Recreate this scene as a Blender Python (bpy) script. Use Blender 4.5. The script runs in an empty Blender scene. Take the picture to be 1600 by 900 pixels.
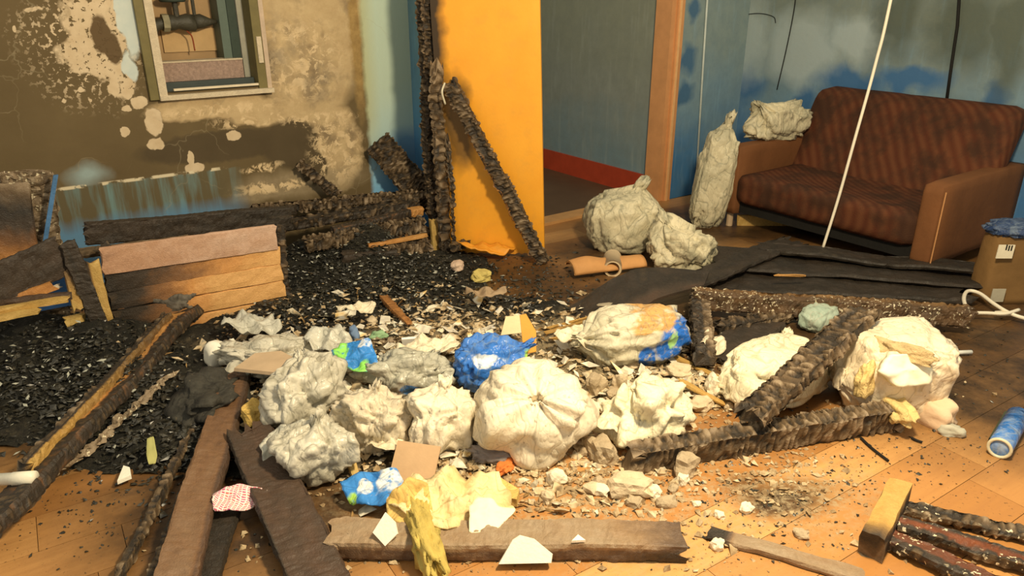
import bpy, bmesh, math, random
import numpy as np
from mathutils import Vector, Matrix, noise

# ------------------------------------------------------------------ camera, world, light, exposure
SC = bpy.context.scene
COL = SC.collection
FPX, PITCH, CH = 1155.0, math.radians(22.0), 1.6
cam = bpy.data.cameras.new('camera')
cam.sensor_width = 36.0
cam.lens = FPX / 1600.0 * 36.0
cam.clip_start = 0.02
camo = bpy.data.objects.new('camera', cam)
camo.location = (0, 0, CH)
camo.rotation_euler = (math.radians(90) - PITCH, 0, 0)
COL.objects.link(camo)
SC.camera = camo

world = bpy.data.worlds.new('world')
SC.world = world
world.use_nodes = True
world.node_tree.nodes['Background'].inputs[0].default_value = (1.0, 0.93, 0.76, 1)
world.node_tree.nodes['Background'].inputs[1].default_value = 0.58

def lamp(name, loc, power, color, radius):
    l = bpy.data.lights.new(name, 'POINT')
    l.energy = power; l.color = color; l.shadow_soft_size = radius
    o = bpy.data.objects.new(name, l); o.location = loc
    COL.objects.link(o)
    return o
lamp('work_light', (0.85, 1.55, 2.4), 400, (1.0, 0.82, 0.54), 0.16)

vs = SC.view_settings
vs.view_transform = 'Standard'; vs.look = 'None'; vs.gamma = 1.0; vs.use_curve_mapping = False
vs.exposure = 0.08
SC.display_settings.display_device = 'sRGB'

# ------------------------------------------------------------------ geometry helpers
RND = random.Random(7)
R = math.radians
CP, SP = math.cos(PITCH), math.sin(PITCH)
CAM = Vector((0, 0, CH))
YAW = R(54)
U = Vector((math.sin(YAW), math.cos(YAW), 0))      # along the back wall, away to the right
V = Vector((-math.cos(YAW), math.sin(YAW), 0))     # along the sofa wall, away to the left
Z = Vector((0, 0, 1))

def ray(px, py):
    x = (px - 800) / FPX; y = (450 - py) / FPX
    return Vector((x, CP + y * SP, y * CP - SP))
def P(px, py, z=0.0):
    d = ray(px, py); return CAM + d * ((z - CH) / d.z)
def PD(px, py, Y):
    d = ray(px, py); return CAM + d * (Y / d.y)
def PV(px, py, A, n):
    d = ray(px, py); return CAM + d * ((A - CAM).dot(n) / d.dot(n))
def nz(x, y, z=0.0): return noise.noise(Vector((x, y, z)))
def fbm(v, o=3):
    s = 0; a = 1; f = 1
    for _ in range(o):
        s += a * noise.noise(v * f); a *= .5; f *= 2.1
    return s

# terrain of the rubble: (px, py, height, radius x, radius y)
MOUNDS = []
for px, py, hh, rx, ry in [
        (40, 560, .20, .45, .35), (130, 610, .15, .40, .30), (215, 560, .12, .30, .22),
        (520, 420, .22, .42, .42), (640, 420, .14, .40, .30), (420, 500, .10, .30, .22),
        (600, 560, .12, .55, .30), (520, 640, .08, .35, .25), (840, 600, .07, .50, .28),
        (950, 520, .08, .50, .28), (760, 500, .07, .55, .30), (470, 700, .05, .30, .2),
        (1060, 600, .06, .25, .18), (700, 720, .03, .45, .16), (250, 690, .06, .4, .22)]:
    p = P(px, py, 0); MOUNDS.append((p.x, p.y, hh, rx, ry))
def H(x, y):
    h = 0
    for a, b, hh, rx, ry in MOUNDS:
        q = ((x - a) / rx) ** 2 + ((y - b) / ry) ** 2
        if q < 6: h += hh * math.exp(-q)
    h *= 0.85 + 0.5 * nz(x * 3.1, y * 3.1, 2.2)
    return max(0.0, h - 0.012)
def T(px, py, dz=0.0):
    """point of the rubble surface seen at a pixel, raised by dz"""
    d = ray(px, py); t = (CH - .8) / -d.z
    for i in range(160):
        p = CAM + d * t
        if p.z <= H(p.x, p.y): break
        t += 0.025
    return Vector((p.x, p.y, H(p.x, p.y) + dz))

WPOS = {}
def mesh_obj(name, verts, faces, mat=None, parent=None, smooth=False, attrs=None, origin=None):
    vs_ = np.array([tuple(v) for v in verts], dtype=float)
    if origin is None:
        origin = Vector((vs_[:, 0].mean(), vs_[:, 1].mean(), vs_[:, 2].min()))
    me = bpy.data.meshes.new(name)
    me.from_pydata((vs_ - np.array(origin)).tolist(), [], faces)
    me.validate(); me.update()
    if attrs:
        for k, a in attrs.items():
            at = me.attributes.new(k, 'FLOAT', 'POINT')
            at.data.foreach_set('value', np.array(a, dtype=np.float32))
    if smooth:
        me.polygons.foreach_set('use_smooth', [True] * len(me.polygons))
    if mat: me.materials.append(mat)
    o = bpy.data.objects.new(name, me)
    COL.objects.link(o)
    WPOS[o] = Vector(origin)
    o.location = origin
    if parent:
        o.parent = parent; o.location = Vector(origin) - WPOS[parent]
    return o
def tag(o, label=None, cat=None, group=None, kind=None):
    if label: o['label'] = label
    if cat: o['category'] = cat
    if group: o['group'] = group
    if kind: o['kind'] = kind
    return o
def thing(name, label, cat, loc, group=None):
    o = bpy.data.objects.new(name, None); COL.objects.link(o)
    o.empty_display_size = .05
    o.location = loc; WPOS[o] = Vector(loc)
    return tag(o, label, cat, group)
def box_vf(a, b):
    x0, y0, z0 = a; x1, y1, z1 = b
    v = [(x0,y0,z0),(x1,y0,z0),(x1,y1,z0),(x0,y1,z0),(x0,y0,z1),(x1,y0,z1),(x1,y1,z1),(x0,y1,z1)]
    f = [(0,3,2,1),(4,5,6,7),(0,1,5,4),(1,2,6,5),(2,3,7,6),(3,0,4,7)]
    return v, f
def merge(parts):
    vv, ff = [], []
    for v, f in parts:
        b = len(vv); vv += [tuple(q) for q in v]; ff += [tuple(i + b for i in q) for q in f]
    return vv, ff
def frame_box(o0, a, A, b, B, c, C):
    """box from corner o0 along unit vectors a, b, c with lengths A, B, C"""
    o0 = Vector(o0)
    v = [o0 + a*(i*A) + b*(j*B) + c*(k*C) for k in (0, 1) for i, j in ((0,0),(1,0),(1,1),(0,1))]
    f = [(0,3,2,1),(4,5,6,7),(0,1,5,4),(1,2,6,5),(2,3,7,6),(3,0,4,7)]
    if a.cross(b).dot(c) < 0: f = [tuple(reversed(q)) for q in f]
    return v, f
def tube_vf(pts, r, seg=10, cap=True):
    pts = [Vector(p) for p in pts]
    n = len(pts); rr = r if isinstance(r, (list, tuple)) else [r] * n
    v, f = [], []
    up = Vector((0.13, 0.37, 0.92))
    for i, p in enumerate(pts):
        t = (pts[min(i+1, n-1)] - pts[max(i-1, 0)]).normalized()
        s = t.cross(up)
        if s.length < 1e-4: s = t.cross(Vector((1, 0, 0)))
        s.normalize(); w = s.cross(t).normalized(); up = w
        for k in range(seg):
            a = 2 * math.pi * k / seg
            v.append(p + (s * math.cos(a) + w * math.sin(a)) * rr[i])
    for i in range(n - 1):
        for k in range(seg):
            k2 = (k + 1) % seg
            f.append((i*seg+k, i*seg+k2, (i+1)*seg+k2, (i+1)*seg+k))
    if cap:
        f.append(tuple(reversed(range(seg)))); f.append(tuple(range((n-1)*seg, n*seg)))
    return v, f
def smooth_path(pts, n=12):
    pts = [Vector(p) for p in pts]; out = []
    q = [pts[0]*2 - pts[1]] + pts + [pts[-1]*2 - pts[-2]]
    for i in range(1, len(q) - 2):
        for k in range(n):
            t = k / n
            out.append(.5*((2*q[i]) + (q[i+1]-q[i-1])*t + (2*q[i-1]-5*q[i]+4*q[i+1]-q[i+2])*t*t + (3*q[i]-q[i-1]-3*q[i+1]+q[i+2])*t**3))
    out.append(pts[-1]); return out

# ------------------------------------------------------------------ materials
class NT:
    def __init__(s, name, rough=.8, spec=.3):
        s.mat = bpy.data.materials.new(name); s.mat.use_nodes = True
        s.t = s.mat.node_tree; s.b = s.t.nodes['Principled BSDF']
        s.b.inputs['Roughness'].default_value = rough
        s.b.inputs['Specular IOR Level'].default_value = spec
    def n(s, typ, ins=None, **props):
        nd = s.t.nodes.new(typ)
        for k, v in props.items(): setattr(nd, k, v)
        for k, v in (ins or {}).items(): s.put(nd.inputs[k], v)
        return nd
    def put(s, sock, v):
        if isinstance(v, bpy.types.NodeSocket): s.t.links.new(v, sock)
        elif isinstance(v, (tuple, list)) and len(v) == 3 and sock.type == 'RGBA': sock.default_value = (*v, 1)
        else: sock.default_value = v
    def math(s, op, a, b=0.0, clamp=False):
        return s.n('ShaderNodeMath', {0: a, 1: b}, operation=op, use_clamp=clamp).outputs[0]
    def noise(s, vec, scale, detail=4, rough=.6, dist=0.0):
        return s.n('ShaderNodeTexNoise', {'Vector': vec, 'Scale': scale, 'Detail': detail, 'Roughness': rough, 'Distortion': dist}).outputs[0]
    def rng(s, val, a, b, c=0.0, d=1.0):
        return s.n('ShaderNodeMapRange', {0: val, 1: a, 2: b, 3: c, 4: d}, clamp=True).outputs[0]
    def mix(s, fac, a, b, mode='MIX'):
        nd = s.n('ShaderNodeMix', data_type='RGBA', blend_type=mode)
        s.put(nd.inputs[0], fac); s.put(nd.inputs[6], a); s.put(nd.inputs[7], b)
        return nd.outputs[2]
    def ramp(s, val, stops):
        nd = s.n('ShaderNodeValToRGB', {0: val}); e = nd.color_ramp.elements
        while len(e) < len(stops): e.new(.5)
        for k, (p, c) in enumerate(stops): e[k].position = p; e[k].color = (*c, 1)
        return nd.outputs[0]
    def obj(s): return s.n('ShaderNodeTexCoord').outputs['Object']
    def pos(s): return s.n('ShaderNodeNewGeometry').outputs['Position']
    def scale(s, vec, sc): return s.n('ShaderNodeVectorMath', {0: vec, 1: sc}, operation='MULTIPLY').outputs[0]
    def bump(s, h, strength=.4, dist=.01):
        s.t.links.new(s.n('ShaderNodeBump', {'Height': h, 'Strength': strength, 'Distance': dist}).outputs[0], s.b.inputs['Normal'])
    def col(s, c): s.put(s.b.inputs['Base Color'], c); return s.mat
    def warp(s, vec, scale, amt, detail=3):
        nn = s.n('ShaderNodeTexNoise', {'Vector': vec, 'Scale': scale, 'Detail': detail})
        d = s.n('ShaderNodeVectorMath', {0: nn.outputs[1], 1: (.5, .5, .5)}, operation='SUBTRACT').outputs[0]
        d = s.n('ShaderNodeVectorMath', {0: d, 1: (amt, amt, amt)}, operation='MULTIPLY').outputs[0]
        return s.n('ShaderNodeVectorMath', {0: vec, 1: d}, operation='ADD').outputs[0]
    def blobs(s, vec, lst, soft=.15):
        """1 inside any ellipse (centre, radii), 0 outside"""
        acc = None
        for c, r in lst:
            a = s.n('ShaderNodeVectorMath', {0: vec, 1: c}, operation='SUBTRACT').outputs[0]
            a = s.n('ShaderNodeVectorMath', {0: a, 1: r}, operation='DIVIDE').outputs[0]
            l = s.n('ShaderNodeVectorMath', {0: a}, operation='LENGTH').outputs['Value']
            acc = l if acc is None else s.math('MINIMUM', acc, l)
        return s.rng(acc, 1 + soft, 1 - soft)

def plain(name, c, rough=.7, spec=.3, var=.25, scale=12, bump=.15):
    m = NT(name, rough, spec); o = m.obj(); n = m.noise(o, scale, 5)
    lo = tuple(x * (1 - var) for x in c); hi = tuple(min(1, x * (1 + var)) for x in c)
    m.bump(m.noise(o, scale * 4, 4), bump, .01)
    return m.col(m.mix(n, lo, hi))

def wood(name, fresh, speck=0.0, tint=(1, 1, 1)):
    """wood whose attribute burn runs from fresh (0) over scorched to charred (1) and ashy (1.3)"""
    m = NT(name, .62, .45); o = m.obj()
    at = m.n('ShaderNodeAttribute', attribute_name='burn').outputs['Fac']
    n1 = m.noise(o, 14, 6, .7)
    n2 = m.noise(o, 60, 4, .7)
    v = m.math('ADD', at, m.math('MULTIPLY', m.math('SUBTRACT', n1, .5), .35))
    v = m.math('DIVIDE', v, 1.4)
    f = fresh
    c = m.ramp(v, [(0, f), (.16, (f[0]*.85, f[1]*.72, f[2]*.6)), (.34, (f[0]*.32+.02, f[1]*.26+.015, f[2]*.25+.01)),
                   (.52, (.055*tint[0], .038*tint[1], .024*tint[2])), (.68, (.026*tint[0], .020*tint[1], .013*tint[2])),
                   (.86, (.13*tint[0], .086*tint[1], .043*tint[2])), (1, (.32, .24, .15))])
    c = m.mix(m.rng(n2, .3, .8, .0, .35), c, (f[0]*.5, f[1]*.45, f[2]*.4), 'MULTIPLY')
    grey = m.rng(m.noise(o, 45, 3, .8), .60, .74, 0, .18)
    c = m.mix(m.math('MULTIPLY', grey, m.rng(v, .4, .6)), c, (.20, .165, .11))
    if speck:
        sp = m.rng(m.noise(o, 70, 2, .5), .72 - .12*speck, .76 - .12*speck)
        sp = m.math('MULTIPLY', sp, m.rng(m.noise(o, 7, 2), .42, .55))
        c = m.mix(sp, c, (.75, .66, .45))
    m.bump(m.math('ADD', n2, m.noise(o, 170, 3)), .5, .006)
    m.put(m.b.inputs['Roughness'], m.rng(n2, .3, .7, .42, .75))
    return m.col(c)
W_PINE = wood('pine_scorched', (.62, .33, .10))
W_YEL = wood('pale_pine_scorched', (.60, .42, .13))
W_BRN = wood('brown_board_scorched', (.24, .15, .085))
W_PINK = wood('bed_board_scorched', (.80, .46, .17))
W_RAIL = wood('pinkish_bed_rail', (.62, .42, .30))
W_GREY = wood('grey_weathered_board', (.36, .27, .17))
W_SPK = wood('ashy_charred_wood', (.40, .26, .10), 1.0)
W_RED = wood('red_painted_board_scorched', (.40, .12, .03), .8)

# ------------------------------------------------------------------ beams
def wbeam(name, p0, p1, w, h, burn=1.0, char=.7, cell=.03, aspect=2.4, rag=.03, warp=.008, taper=1.0,
          roll=0.0, mat=None, up=Z, parent=None, seed=None, tip=1.0):
    p0, p1 = Vector(p0), Vector(p1)
    L = (p1 - p0).length; t = (p1 - p0).normalized()
    s = t.cross(Vector(up))
    if s.length < 1e-3: s = t.cross(Vector((0, 1, 0)))
    s.normalize(); b = s.cross(t).normalized()
    if roll:
        m = Matrix.Rotation(roll, 3, t); s = m @ s; b = m @ b
    sd = RND.uniform(0, 90) if seed is None else seed
    st = .010 if char > .15 else .035
    cs = .013 if char > .15 else .03
    n = max(8, min(240, int(L / st))); kw = max(3, min(14, int(w / cs))); kh = max(2, min(10, int(h / cs)))
    ring = []
    for i in range(kw): ring.append((-1 + 2*i/kw, -1, (0, -1)))
    for i in range(kh): ring.append((1, -1 + 2*i/kh, (1, 0)))
    for i in range(kw): ring.append((1 - 2*i/kw, 1, (0, 1)))
    for i in range(kh): ring.append((-1, 1 - 2*i/kh, (-1, 0)))
    K = len(ring); v, bu = [], []
    dep = .016 * char
    fb = burn if callable(burn) else (lambda t_, a_, b_: burn)
    for i in range(n + 1):
        tt = i / n
        sc = 1 + (taper - 1) * tt
        wx = warp * fbm(Vector((tt * L * 2.0, sd, 0)), 2); wz = warp * fbm(Vector((tt * L * 2.0, sd, 7)), 2)
        for k, (a, c, nn) in enumerate(ring):
            q = a * w / 2 * (1 if nn[1] else 0) + c * h / 2 * (1 if nn[0] else 0) + (nn[0] * 2.7 + nn[1] * 5.1)
            e = 0.0
            if i == 0 or i == n or tt*L < rag or (1-tt)*L < rag:
                e = rag * noise.noise(Vector((a*2.2*w/.06, c*2.2*h/.06, sd + tt*9))) * (1 if tt < .5 else -1)
                edge = 1 - min(tt, 1-tt) * L / max(rag, 1e-3)
                e *= max(0, edge)
            d = 0
            if char > .05:
                dd = noise.voronoi(Vector((tt*L/cell + .25*noise.noise(Vector((q*30, tt*L*20, sd))), q/(cell*aspect), sd)))[0]
                d = dep * (min(1.0, (dd[1]-dd[0]) * 2.4) - 1.0)
            d += .004 * noise.noise(Vector((tt*L*14, q*25, sd))) * (1 + 1.5*char)
            aa, cc = a, c
            corner = (k in (0, kw, kw+kh, 2*kw+kh))
            if corner: aa *= .93; cc *= .93
            tipf = 1.0
            if tip != 1.0: tipf = 1 + (tip-1) * max(0, tt-.6)/.4
            x = aa*w/2*sc*tipf + d*nn[0] + (d*.7*(1 if a>0 else -1) if corner else 0); z = cc*h/2*sc*tipf + d*nn[1]
            v.append(p0 + t*(tt*L + e) + s*(x + wx) + b*(z + wz))
            bu.append(fb(tt, a, c) + .12*noise.noise(Vector((tt*L*6, a*2, c*2+sd))) + (.35*(1+d/dep)-.1 if char > .3 and fb(tt, a, c) > .7 else 0))
    f = []
    for i in range(n):
        for k in range(K):
            k2 = (k+1) % K
            f.append((i*K+k, i*K+k2, (i+1)*K+k2, (i+1)*K+k))
    f.append(tuple(reversed(range(K)))); f.append(tuple(range(n*K, (n+1)*K)))
    bm_o = mesh_obj(name, v, f, mat or W_PINE, parent, False, {'burn': bu})
    return bm_o
def timber(name, label, cat, p0, p1, w, h, **k):
    return tag(wbeam(name, p0, p1, w, h, **k), label, cat)

# ------------------------------------------------------------------ sacks, scraps, lumps
ICO = {}
def ico(sub):
    if sub not in ICO:
        bm = bmesh.new(); bmesh.ops.create_icosphere(bm, subdivisions=sub, radius=1.0)
        ICO[sub] = ([v.co.copy() for v in bm.verts], [tuple(v.index for v in f.verts) for f in bm.faces]); bm.free()
    return ICO[sub]
def sack(name, c, r, rot=0.0, tie=None, neck=.35, crumple=.10, box=.75, fold=.05, seed=None, mat=None, sub=5, parent=None,
         tilt=0.0, tiltaxis=(0, 1, 0), sink=.15, lump=.12):
    sd = RND.uniform(0, 80) if seed is None else seed
    vs0, fs = ico(sub); v = []
    tie = Vector(tie).normalized() if tie else None
    if tie:
        ta = tie.orthogonal().normalized(); tb = tie.cross(ta)
    M = Matrix.Rotation(rot, 3, 'Z') @ Matrix.Rotation(tilt, 3, Vector(tiltaxis))
    for p in vs0:
        q = Vector([math.copysign(abs(x) ** box, x) for x in p])
        q *= 1.0 / max(.8, q.length ** .35)
        o = Vector((sd, sd * .7, -sd))
        g = 1 + lump * noise.noise(p * 1.4 + o) + lump * .6 * noise.noise(p * 2.3 - o)
        pa_ = p if tie is None else p - tie * (p.dot(tie) * .62)
        w1 = pa_ + .30 * noise.noise_vector(p * 1.5 + o)
        g -= crumple * 1.5 * (abs(noise.noise(w1 * 2.4 + o)) - .2)
        g += crumple * 1.0 * (abs(noise.noise(w1 * 4.1 - o)) - .2)
        w1 = w1 + .12 * noise.noise_vector(p * 5 + o)
        g -= crumple * .8 * (abs(noise.noise(w1 * 7.3 + o)) - .2)
        g -= crumple * .22 * (abs(noise.noise(w1 * 15.0 + o)) - .2)
        if tie:
            d = p.dot(tie); ph = math.atan2(p.dot(tb), p.dot(ta))
            near = max(0, (d + .2) / 1.2)
            g += fold * near * (abs(math.sin(ph * 4.5 + 2.2 * noise.noise(p * 1.6 + o))) * 2 - 1.1) + fold * .4 * near * math.sin(ph * 17 + 4 * noise.noise(p * 2.5 + o))
            if neck == 0.0 and d > .8: g -= .35 * (d - .8) / .2
            if d > .72:
                k = (d - .72) / .28
                lat = p - tie * d
                squeeze = 1 - .82 * min(1, k * 1.5) + (.55 * max(0, k - .6) / .4)
                q = tie * (q.dot(tie) + neck * k) + (q - tie * q.dot(tie)) * squeeze
                g = 1 + (g - 1) * .8
        q = q * g
        q = Vector((q.x * r[0], q.y * r[1], q.z * r[2]))
        q = M @ q
        zb = -r[2] * (1 - sink)
        if q.z < zb: q.z = zb + (q.z - zb) * .12
        v.append(Vector(c) + Vector((0, 0, r[2] * (1 - sink))) + q)
    return mesh_obj(name, v, fs, mat, parent, True)
def lump(name, c, r, seed=None, mat=None, sub=3, rough=.28, facet=True, parent=None, rot=None):
    sd = RND.uniform(0, 80) if seed is None else seed
    vs0, fs = ico(sub); v = []; rot = RND.uniform(0, 6) if rot is None else rot
    M = Matrix.Rotation(rot, 3, 'Z')
    for p in vs0:
        o = Vector((sd, sd, sd))
        cell = noise.voronoi(p * 1.1 + o)[0][0]
        g = 1 + rough * noise.noise(p * 1.6 + o) - rough * .9 * (cell - .45) + rough*.3*noise.noise(p*5+o)
        m_ = max(abs(p.x), abs(p.y), abs(p.z)); g *= (1 / m_) ** .45
        q = M @ Vector((p.x * r[0], p.y * r[1], p.z * r[2])) * g
        if q.z < -r[2] * .7: q.z = -r[2] * .7
        v.append(Vector(c) + Vector((0, 0, r[2] * .62)) + q)
    return mesh_obj(name, v, fs, mat, parent, not facet)
def scrap(name, c, ax, ay, rot=0.0, crumple=.02, corners=5, seed=None, mat=None, tilt=(0, 0), thick=.004, n=26, curl=0.0, pts=None, conform=True, fine=1.0):
    """crumpled sheet: a ragged polygon with thickness laid on the rubble"""
    sd = RND.uniform(0, 80) if seed is None else seed
    rr = random.Random(int(sd * 977))
    if pts is None:
        pts = []
        for k in range(corners):
            a = 2 * math.pi * (k + rr.uniform(-.28, .28)) / corners
            m_ = rr.uniform(.75, 1.05); pts.append((math.cos(a) * m_, math.sin(a) * m_))
    def rad(a):
        dx, dy = math.cos(a), math.sin(a); best = 1.0
        for i in range(len(pts)):
            x1, y1 = pts[i]; x2, y2 = pts[(i+1) % len(pts)]
            den = dx * (y2 - y1) - dy * (x2 - x1)
            if abs(den) < 1e-6: continue
            tt = (x1 * (y2 - y1) - y1 * (x2 - x1)) / den
            ss = (x1 * dy - y1 * dx) / den
            if tt > 0 and -1e-6 <= ss <= 1 + 1e-6: best = tt
        return best
    nr, na = max(5, n // 3), n * 2
    M = Matrix.Rotation(rot, 3, 'Z') @ Matrix.Rotation(tilt[0], 3, 'X') @ Matrix.Rotation(tilt[1], 3, 'Y')
    top = [(0.0, 0.0)]
    for i in range(1, nr + 1):
        for k in range(na):
            a = 2 * math.pi * k / na
            ra = rad(a) * i / nr * (1 + .05 * noise.noise(Vector((math.cos(a) * 4, math.sin(a) * 4, sd))) * fine * i / nr)
            top.append((math.cos(a) * ra, math.sin(a) * ra))
    def sheet(off):
        out = []
        for x, y in top:
            px_, py_ = x * ax, y * ay
            w_ = Vector((px_, py_, sd)) * 1.0
            z = crumple * (1 - 2.2 * abs(noise.noise(w_ * (9 + 0) + Vector((0, 0, sd)))) + .7 * noise.noise(w_ * 21) + .35 * noise.noise(w_ * 48))
            z += curl * (x * x + .4 * y)
            q = M @ Vector((px_, py_, z + off))
            g = (H(c[0] + q.x, c[1] + q.y) - H(c[0], c[1])) * (1 if conform else 0)
            out.append(Vector(c) + q + Vector((0, 0, g + crumple)))
        return out
    v = sheet(thick) + sheet(0); m0 = len(top)
    f = []
    for k in range(na):
        k2 = (k + 1) % na
        f.append((0, 1 + k, 1 + k2)); f.append((m0, m0 + 1 + k2, m0 + 1 + k))
        for i in range(1, nr):
            a, b_, c_, d = 1+(i-1)*na+k, 1+(i-1)*na+k2, 1+i*na+k2, 1+i*na+k
            f.append((a, d, c_, b_)); f.append((m0+a, m0+b_, m0+c_, m0+d))
        e = 1 + (nr-1)*na
        f.append((e+k, m0+e+k, m0+e+k2, e+k2))
    return mesh_obj(name, v, f, mat, None, True)

def sackmat(name, base, dirt_shade=(.30, .26, .18), amt=.5, prints=None, rough=.5, trans=0.0, wscale=5.0):
    """woven plastic sacking with dust, optional printed patches [(colour, [(centre, radii)])] in metres about its base"""
    m = NT(name, rough, .4); o = m.obj()
    n = m.noise(o, wscale, 6, .65)
    c = m.mix(m.rng(n, .40, .70, 0, amt), base, dirt_shade)
    for colr, lst in (prints or []):
        wv = m.warp(o, 9, .10)
        k = m.blobs(wv, lst, .12)
        k = m.math('MULTIPLY', k, m.rng(m.noise(o, 26, 3, .6), .30, .46))
        c = m.mix(k, c, colr)
    wv = m.scale(m.warp(o, 6, .12, 2), (1, 1, .5))
    rdg = lambda sc, off: m.math('ABSOLUTE', m.math('SUBTRACT', m.noise(m.n('ShaderNodeVectorMath', {0: wv, 1: (off, off, off)}, operation='ADD').outputs[0], sc, 1, .5), .5))
    c = m.mix(m.rng(rdg(9, 0), .022, .0, 0, .55), c, tuple(x * .7 for x in dirt_shade))  # creases darkened: part grime, part crease shade painted into the colour
    c = m.mix(m.rng(rdg(21, 3), .016, .0, 0, .4), c, tuple(x * .8 for x in dirt_shade))
    c = m.mix(m.rng(m.noise(o, 55, 2, .5), .66, .74, 0, .5), c, (.14, .11, .07))
    hh = m.math('ADD', m.math('MULTIPLY', rdg(9, 0), 2.2), m.math('MULTIPLY', rdg(21, 3), 1.0))
    hh = m.math('ADD', hh, m.math('MULTIPLY', rdg(45, 5), .45))
    m.bump(m.math('ADD', hh, m.math('MULTIPLY', m.noise(o, 220, 2), .05)), .38, .04)
    return m.col(c)

# ------------------------------------------------------------------ the room
W0 = P(310, 505) + V * 0.9                    # point at the foot of the back wall
E0 = W0 + U * 1.80                            # corner of the back wall and the blue stub
Q0 = P(688, 388)                              # foot of the charred door post
PART = Q0                                     # the partition line runs along U through Q0
JAMB = 2.06
CORN = Q0 + U * 2.98                          # corner of partition and sofa wall
def ws(px, py):
    p = PV(px, py, W0, V); return ((p - W0).dot(U), p.z)
def wr(px, py):
    p = PV(px, py, CORN, U); return ((p - CORN).dot(-V), p.z)
def blob(fn, px, py, rx, ry):
    s, z = fn(px, py); s2, _ = fn(px + rx, py); _, z2 = fn(px, py + ry)
    return ((s, 0.0, z), (max(abs(s2 - s), .004), 9.0, max(abs(z2 - z), .004)))
def wall(name, origin, xdir, ydir, boxes, mat, label):
    """boxes in (x along wall, y into wall, z) placed with rotation so that object coordinates follow the wall"""
    v, f = merge([box_vf(a, b) for a, b in boxes])
    o = mesh_obj(name, v, f, mat, None, False, None, origin=(0, 0, 0))
    ang = math.atan2(xdir.y, xdir.x)
    o.rotation_euler = (0, 0, ang); o.location = origin; WPOS[o] = Vector(origin)
    return tag(o, label, None, None, 'structure')

# --- back wall: soot, peeled plaster, clean blue strip
m = NT('sooted_plaster', .8, .25); o = m.obj()
big = m.noise(o, 2.2, 5, .6); fine = m.noise(o, 26, 5, .7)
c = m.mix(big, (.085, .058, .024), (.20, .145, .068))
c = m.mix(m.rng(fine, .35, .75, 0, .5), c, (.14, .10, .05))
w1 = m.warp(o, 7, .10, 5); w2 = m.warp(o, 22, .045, 5); w3 = m.warp(o, 3, .25, 4)
tan = m.blobs(w1, [blob(ws, 480, 70, 78, 125), blob(ws, 520, 230, 45, 70), blob(ws, 330, 168, 90, 20), blob(ws, 500, 0, 68, 90), blob(ws, 430, 175, 70, 22)], .10)
tc = m.mix(m.noise(o, 9, 6, .65), (.34, .22, .10), (.72, .56, .32))
tc = m.mix(m.rng(m.noise(o, 5, 4), .5, .68, 0, .8), tc, (.20, .145, .085))
c = m.mix(tan, c, tc)
strip = m.blobs(w2, [blob(ws, 556, 60, 9, 110)], .35)
c = m.mix(strip, c, m.mix(m.noise(o, 16, 5), (.10, .05, .015), (.62, .42, .16)))
low = m.blobs(w1, [blob(ws, 470, 285, 95, 22), blob(ws, 420, 300, 60, 14)], .3)
c = m.mix(m.math('MULTIPLY', low, .75), c, m.mix(fine, (.22, .16, .09), (.45, .36, .22)))
dk = m.blobs(w2, [blob(ws, 455, 225, 45, 38), blob(ws, 350, 228, 120, 24), blob(ws, 490, 262, 22, 28)], .10)
c = m.mix(dk, c, m.mix(big, (.06, .042, .02), (.13, .095, .05)))
pl2 = m.math('MULTIPLY', m.blobs(w1, [blob(ws, 500, 186, 55, 10), blob(ws, 400, 188, 60, 8), blob(ws, 525, 235, 38, 48), blob(ws, 340, 172, 90, 9), blob(ws, 470, 95, 60, 60), blob(ws, 440, 290, 70, 9), blob(ws, 410, 262, 30, 6)], .3), m.rng(m.noise(o, 13, 6, .75, .6), .50, .54))
c = m.mix(pl2, c, m.mix(m.noise(o, 20, 4), (.52, .36, .18), (.86, .68, .42)))
c = m.mix(m.math('MULTIPLY', m.blobs(w1, [blob(ws, 430, 85, 22, 60), blob(ws, 500, 120, 26, 40), blob(ws, 460, 60, 18, 25)], .6), m.rng(m.noise(o, 7, 5), .42, .6, 0, .65)), c, (.17, .14, .10))
# pale peeled plaster
peel_b = m.blobs(m.warp(o, 12, .16, 6), [blob(ws, 150, 40, 50, 55), blob(ws, 135, 85, 38, 30), blob(ws, 170, 15, 45, 45), blob(ws, 190, 130, 16, 25), blob(ws, 165, 105, 30, 18)], .12)
dots = m.math('MULTIPLY', m.blobs(w3, [blob(ws, 135, 70, 80, 90)], .35), m.rng(m.noise(o, 38, 3, .6), .55, .57))
peel = m.math('MAXIMUM', m.math('MULTIPLY', peel_b, m.rng(m.noise(o, 30, 3, .65), .40, .43)), dots)
spots = m.blobs(w2, [blob(ws, 240, 190, 14, 22), blob(ws, 243, 225, 15, 10), blob(ws, 366, 212, 11, 8), blob(ws, 195, 206, 8, 8),
                     blob(ws, 200, 147, 7, 9), blob(ws, 198, 170, 8, 4), blob(ws, 178, 138, 9, 14), blob(ws, 304, 262, 16, 8), blob(ws, 298, 248, 5, 12),
                     blob(ws, 127, 140, 6, 5), blob(ws, 142, 156, 4, 4), blob(ws, 22, 46, 3, 4), blob(ws, 100, 158, 4, 3), blob(ws, 218, 160, 14, 10), blob(ws, 52, 14, 15, 4)], .06)
peel = m.math('MAXIMUM', peel, spots)
c = m.mix(peel, c, m.mix(m.noise(o, 12, 4), (.50, .36, .20), (.80, .66, .45)))
flake = m.blobs(w1, [blob(ws, 203, 30, 13, 60), blob(ws, 205, 105, 12, 24), blob(ws, 190, 15, 10, 40)], .10)
c = m.mix(flake, c, m.mix(m.noise(o, 14, 3), (.45, .55, .55), (.70, .72, .62)))
c = m.mix(m.blobs(w2, [blob(ws, 158, 55, 16, 30), blob(ws, 175, 75, 14, 25)], .1), c, (.13, .085, .04))
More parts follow.
